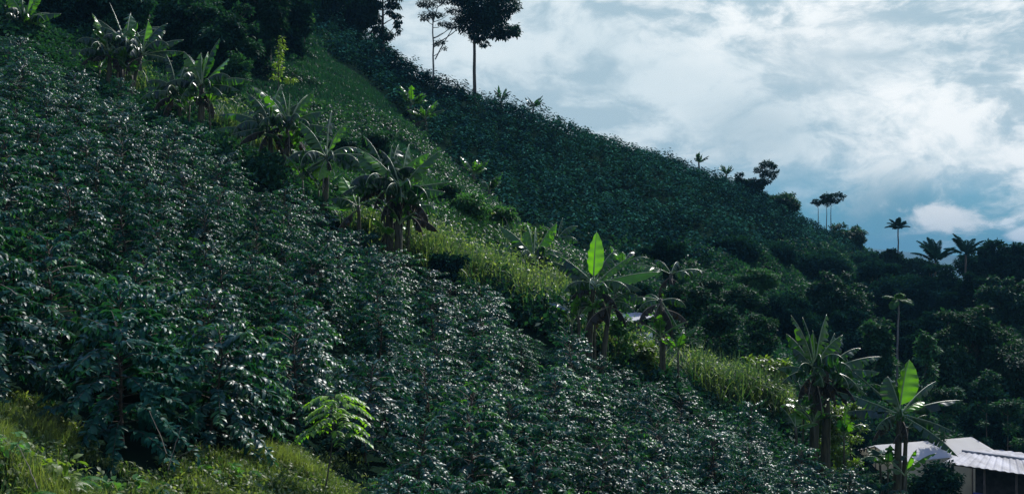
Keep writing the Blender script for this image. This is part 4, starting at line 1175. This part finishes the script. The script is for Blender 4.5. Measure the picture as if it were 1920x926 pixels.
for s_, w_ in [(-.05, -hw), (-.05, hw + .04), (-.05, 0), (Ls * .25, hw + .05), (Ls * .5, hw + .05), (Ls * .75, hw + .05), (Ls, hw + .05)]:
    pm = MB(); top = (zt - .1) if w_ == 0 else ze - .06
    p0 = lo(s_, w_, -1.2)
    tube(pm, [p0, lo(s_, w_, top)], .035, 6); pm.build("post", M["wood"], shed)
rf = MB()
for sg in (-1, 1):
    tube(rf, [lo(-.06, 0, zt - .07), lo(-.06, sg * hw, ze - .10)], .03, 5)
tube(rf, [lo(-.06, -hw, ze - .14), lo(-.06, hw, ze - .14)], .03, 5)
rf.build("rafter", M["wood"], shed)

# open-sided house with corrugated roof
e0, e1 = P(1768, 867, 56.1), P(1920, 889, 52.96)
ex = e1 + (e1 - e0) * .55
r0 = P(1804, 846, 57.6)
r1 = r0 + (ex - e0) * .72
org = np.array([e0[0], e0[1], e0[2] - 2.3])
hs = empty("open_house", org, "low open-sided house with a corrugated metal roof at the bottom right corner", "house")
q = lambda p: np.asarray(p) - org
ez = np.array([0, 0, 1.0])
rm = MB()
slab(rm, q(r0), q(r1), q(ex), q(e0), .02, .032, 15)
back = nrm(np.array([-(ex - e0)[1], (ex - e0)[0], 0.0])); back = back if back[1] > 0 else -back
f0, f1 = e0 + back * 6.0, ex + back * 6.0
slab(rm, q(r0) + ez * .002, q(r1) + ez * .002, q(f1), q(f0), .02, .045, 13)
rm.build("roof", M["tinroof"], hs, smooth=False)
rc = MB(); tube(rc, [q(r0) + ez * .05, q(r1) + ez * .05], .06, 6); rc.build("ridge_cap", M["tinroof"], hs)
dirE = nrm((ex - e0) * np.array([1, 1, 0])); LE = float(np.linalg.norm((ex - e0)[:2]))
slp = (ex - e0)[2] / LE
lo2 = lambda s, w, z: dirE * s + back * w + ez * z
for s_ in (.35, 2.0, 3.6, 5.2):
    pm = MB(); tube(pm, [lo2(s_, .35, -1.5), lo2(s_, .35, 2.25 + slp * s_)], .06, 7); pm.build("post", M["wood"], hs)
wm = MB(); slab(wm, lo2(.6, 2.2, 2.35), lo2(LE - .3, 2.2, 2.35 + slp * LE), lo2(LE - .3, 2.2, -1.5), lo2(.6, 2.2, -1.5), .12); wm.build("back_wall", M["darkwall"], hs, smooth=False)
wm = MB(); slab(wm, lo2(1.3, .55, .92), lo2(LE - .2, .55, .92), lo2(LE - .2, .55, -1.5), lo2(1.3, .55, -1.5), .12); wm.build("low_wall", M["bluewall"], hs, smooth=False)
bm_ = MB(); tube(bm_, [lo2(.05, .35, 2.22), lo2(LE, .35, 2.22 + slp * LE)], .05, 6); bm_.build("beam", M["wood"], hs)

# small grey-roofed shed glimpsed behind the middle bananas
c0, c1 = P(1172, 604, 56.5), P(1236, 592, 58.5)
org = np.array([c0[0], c0[1], h1(c0[0], c0[1])])
sh = empty("small_shed", org, "small shed with a grey sheet roof half hidden behind the middle banana stems", "shed")
q = lambda p: np.asarray(p) - org
dv = nrm((c1 - c0) * np.array([1, 1, 0])); bk = np.array([-dv[1], dv[0], 0])
rm = MB(); slab(rm, q(c0) + bk * 1.5 + ez * .16, q(c1) + bk * 1.5 + ez * .16, q(c1), q(c0), .04, .02, 9); rm.build("roof", M["greyroof"], sh, smooth=False)
LS = float(np.linalg.norm((c1 - c0)[:2])); zt = q(c0)[2] - .1
wm = MB(); slab(wm, q(c0) * np.array([1, 1, 0]) + bk * .9 + ez * zt + dv * .1, q(c0) * np.array([1, 1, 0]) + bk * .9 + ez * zt + dv * (LS - .1),
                bk * .9 + dv * (LS - .1) - ez * .8, bk * .9 + dv * .1 - ez * .8, .08); wm.build("wall", M["darkwall"], sh, smooth=False)
wm = MB(); slab(wm, bk * .25 + dv * (LS * .1) + ez * (zt - .55), bk * .25 + dv * (LS - .25) + ez * (zt - .55), bk * .25 + dv * (LS - .25) - ez * .6, bk * .25 + dv * (LS * .1) - ez * .6, .08)
wm.build("low_wall", M["whitewall"], sh, smooth=False)
for s_ in (.12, LS - .12):
    pm = MB(); tube(pm, [dv * s_ + bk * .15 - ez * .6, dv * s_ + bk * .15 + ez * (zt + .06)], .04, 6); pm.build("post", M["wood"], sh)

# ------------------------------------------------------------------ air
mb = MB(); box(mb, -4200, 5600, -1200, 5400, -140, 110)
hz = mb.build("haze", [], smooth=False)
m, nt, out = new_mat("haze_air")
pv = N(nt, "ShaderNodeVolumePrincipled"); pv.inputs["Density"].default_value = 2.2e-4; pv.inputs["Color"].default_value = (.15, .37, .54, 1)
nt.links.new(pv.outputs[0], out.inputs["Volume"])
hz.data.materials.append(m)
tag(hz, kind="stuff")

# ------------------------------------------------------------------ light
SUN_EL, SUN_AZ = 43.0, 29.0          # azimuth measured from straight ahead (+y) towards the right (+x)
sd_ = bpy.data.lights.new("sun", "SUN")
sd_.energy = 5.0
sd_.angle = R(0.6)
sd_.color = (1.0, 0.96, 0.90)
so = bpy.data.objects.new("sun", sd_)
COL.objects.link(so)
ax, el = R(SUN_AZ), R(SUN_EL)
to_sun = (math.sin(ax) * math.cos(el), math.cos(ax) * math.cos(el), math.sin(el))
from mathutils import Vector
so.rotation_euler = Vector(to_sun).to_track_quat("Z", "Y").to_euler()
so.location = (30, 30, 60)

# ------------------------------------------------------------------ sky
w = bpy.data.worlds.new("World")
scn.world = w
w.use_nodes = True
nt = w.node_tree
for n_ in list(nt.nodes):
    nt.nodes.remove(n_)
L = nt.links.new
STR = 0.10
out = N(nt, "ShaderNodeOutputWorld")
bg = N(nt, "ShaderNodeBackground"); bg.inputs["Strength"].default_value = STR
L(bg.outputs[0], out.inputs["Surface"])
sky = N(nt, "ShaderNodeTexSky", sky_type="NISHITA")
sky.sun_disc = False; sky.sun_elevation = R(SUN_EL); sky.sun_rotation = R(SUN_AZ); sky.altitude = 1500
tc = N(nt, "ShaderNodeTexCoord")
D = tc.outputs["Generated"]


def vmath(op, a, b=None, sc=None):
    n = N(nt, "ShaderNodeVectorMath", operation=op)
    for i, x in enumerate((a, b)):
        if x is None: continue
        if isinstance(x, (tuple, list)): n.inputs[i].default_value = x
        else: L(x, n.inputs[i])
    if sc is not None:
        if isinstance(sc, (int, float)): n.inputs["Scale"].default_value = sc
        else: L(sc, n.inputs["Scale"])
    return n.outputs["Value"] if op in ("DOT_PRODUCT", "LENGTH", "DISTANCE") else n.outputs[0]


def fm(op, a, b=0.0, c=None, clamp=False):
    n = N(nt, "ShaderNodeMath", operation=op, use_clamp=clamp)
    for i, x in enumerate((a, b, c)):
        if x is None: continue
        if isinstance(x, (int, float)): n.inputs[i].default_value = x
        else: L(x, n.inputs[i])
    return n.outputs[0]


def ramp(x, a, b, lo=0.0, hi=1.0, smooth=True):
    n = N(nt, "ShaderNodeMapRange", interpolation_type="SMOOTHSTEP" if smooth else "LINEAR")
    L(x, n.inputs[0]); n.inputs[1].default_value = a; n.inputs[2].default_value = b; n.inputs[3].default_value = lo; n.inputs[4].default_value = hi
    return n.outputs[0]


def noise(vec, scale, detail=6, rough=.55, dist=0.0):
    n = N(nt, "ShaderNodeTexNoise"); n.inputs["Scale"].default_value = scale; n.inputs["Detail"].default_value = detail
    n.inputs["Roughness"].default_value = rough; n.inputs["Distortion"].default_value = dist
    L(vec, n.inputs["Vector"])
    return n.outputs["Fac"]


def mixc(f, a, b):
    n = N(nt, "ShaderNodeMix", data_type="RGBA"); n.clamp_factor = True
    if isinstance(f, (int, float)): n.inputs[0].default_value = f
    else: L(f, n.inputs[0])
    for i, x in ((6, a), (7, b)):
        if isinstance(x, (tuple, list)): n.inputs[i].default_value = (*x, 1)
        else: L(x, n.inputs[i])
    return n.outputs[2]


sx = N(nt, "ShaderNodeSeparateXYZ"); L(D, sx.inputs[0])
ELV = sx.outputs["Z"]
# domain-warped direction, flattened so clouds lie in bands
flat = vmath("MULTIPLY", D, (1, 1, 2.0))
wn = N(nt, "ShaderNodeTexNoise"); wn.inputs["Scale"].default_value = 5; wn.inputs["Detail"].default_value = 4; L(flat, wn.inputs["Vector"])
warp = vmath("SCALE", vmath("SUBTRACT", wn.outputs["Color"], (.5, .5, .5)), None, .13)
dw = vmath("ADD", flat, warp)
n1 = noise(dw, 6.5, 8, .56)           # broad banks
n2 = noise(dw, 19.0, 8, .62)           # billows
n3 = noise(vmath("ADD", dw, (3.1, 1.7, .4)), 3.2, 5, .5)
bil = fm("ADD", fm("MULTIPLY", n1, .6), fm("MULTIPLY", n2, .4))
k = 1.0 / STR
cs = lambda c: tuple(x * k for x in c)


def dirof(u, v):
    p = P(u, v, 1.0); return tuple(p / np.linalg.norm(p))


def blob(u, v, r0, r1, amp=.05):
    """soft patch round one direction of the sky, its edge broken by the billows"""
    dd = vmath("DISTANCE", vmath("MULTIPLY", vmath("SUBTRACT", D, dirof(u, v)), (1, 1, 1.5)), (0, 0, 0))
    dd = fm("ADD", dd, fm("MULTIPLY", fm("SUBTRACT", bil, .5), -amp * 4))
    return ramp(dd, r0, r1, 1, 0)


clear = vmath("MULTIPLY", sky.outputs[0], (.42, .80, 1.05))
low = mixc(ramp(ELV, 0.0, .11), cs((.06, .22, .32)), cs((.14, .32, .42)))
base = mixc(.85, clear, low)
grey, mid, white = cs((.37, .50, .58)), cs((.60, .70, .75)), cs((.92, .94, .94))
shade = ramp(bil, .42, .57)
cloud = mixc(shade, grey, mid)
bright = fm("MULTIPLY", fm("MULTIPLY", ramp(n3, .40, .60), ramp(n2, .40, .62)), ramp(sx.outputs["X"], -.02, .28, .25, 1.0))
cloud = mixc(fm("MULTIPLY", bright, .8), cloud, white)
cover = fm("ADD", fm("ADD", ramp(ELV, .03, .105, -.30, 1.0), fm("MULTIPLY", fm("SUBTRACT", n1, .5), 2.4)), fm("MULTIPLY", fm("SUBTRACT", n2, .5), .7), clamp=True)
cover = fm("MAXIMUM", cover, ramp(ELV, .085, .13))
c = mixc(cover, base, cloud)
c = mixc(fm("MULTIPLY", blob(1860, 262, .02, .15, .12), ramp(n2, .38, .60, .15, .85)), c, white)
c = mixc(fm("MULTIPLY", blob(1560, 90, .0, .12, .08), .45), c, white)
c = mixc(fm("MULTIPLY", blob(1680, 400, .0, .075, .03), .75), c, cs((.12, .29, .39)))
c = mixc(fm("MULTIPLY", blob(1400, 255, .0, .06, .05), .4), c, cs((.24, .38, .47)))
c = mixc(fm("MULTIPLY", blob(1785, 416, .004, .034, .065), .9), c, cs((.80, .82, .84)))
c = mixc(fm("MULTIPLY", blob(1912, 436, .003, .022, .045), .9), c, cs((.82, .87, .92)))
c = mixc(fm("MULTIPLY", blob(1490, 360, .003, .020, .02), .4), c, cs((.6, .7, .78)))
zen_fill = vmath("SCALE", vmath("MULTIPLY", sky.outputs[0], (.62, 1.2, 2.9)), None, 1.0)
c = mixc(fm("MULTIPLY", ramp(ELV, .28, .6), ramp(n1, .62, .40, .25, .95)), c, zen_fill)      # unseen overhead sky, added bright blue as fill for the shadows
below = ramp(ELV, -.12, -.01)
c = mixc(below, cs((.06, .09, .11)), c)
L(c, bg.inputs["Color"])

# ------------------------------------------------------------------ render settings
scn.render.engine = "CYCLES"
scn.view_settings.view_transform = "Standard"
scn.view_settings.look = "None"
scn.view_settings.exposure = 0.25
scn.view_settings.gamma = 1.0
cy = scn.cycles
cy.max_bounces = 6; cy.diffuse_bounces = 3; cy.glossy_bounces = 2; cy.transmission_bounces = 3; cy.transparent_max_bounces = 4
cy.caustics_reflective = False; cy.caustics_refractive = False
cy.sample_clamp_indirect = 4.0
cy.use_adaptive_sampling = True; cy.adaptive_threshold = 0.012
cy.use_denoising = True
cy.denoiser = 'OPENIMAGEDENOISE'
cy.denoising_input_passes = 'RGB_ALBEDO_NORMAL'
cy.denoising_prefilter = 'NONE'
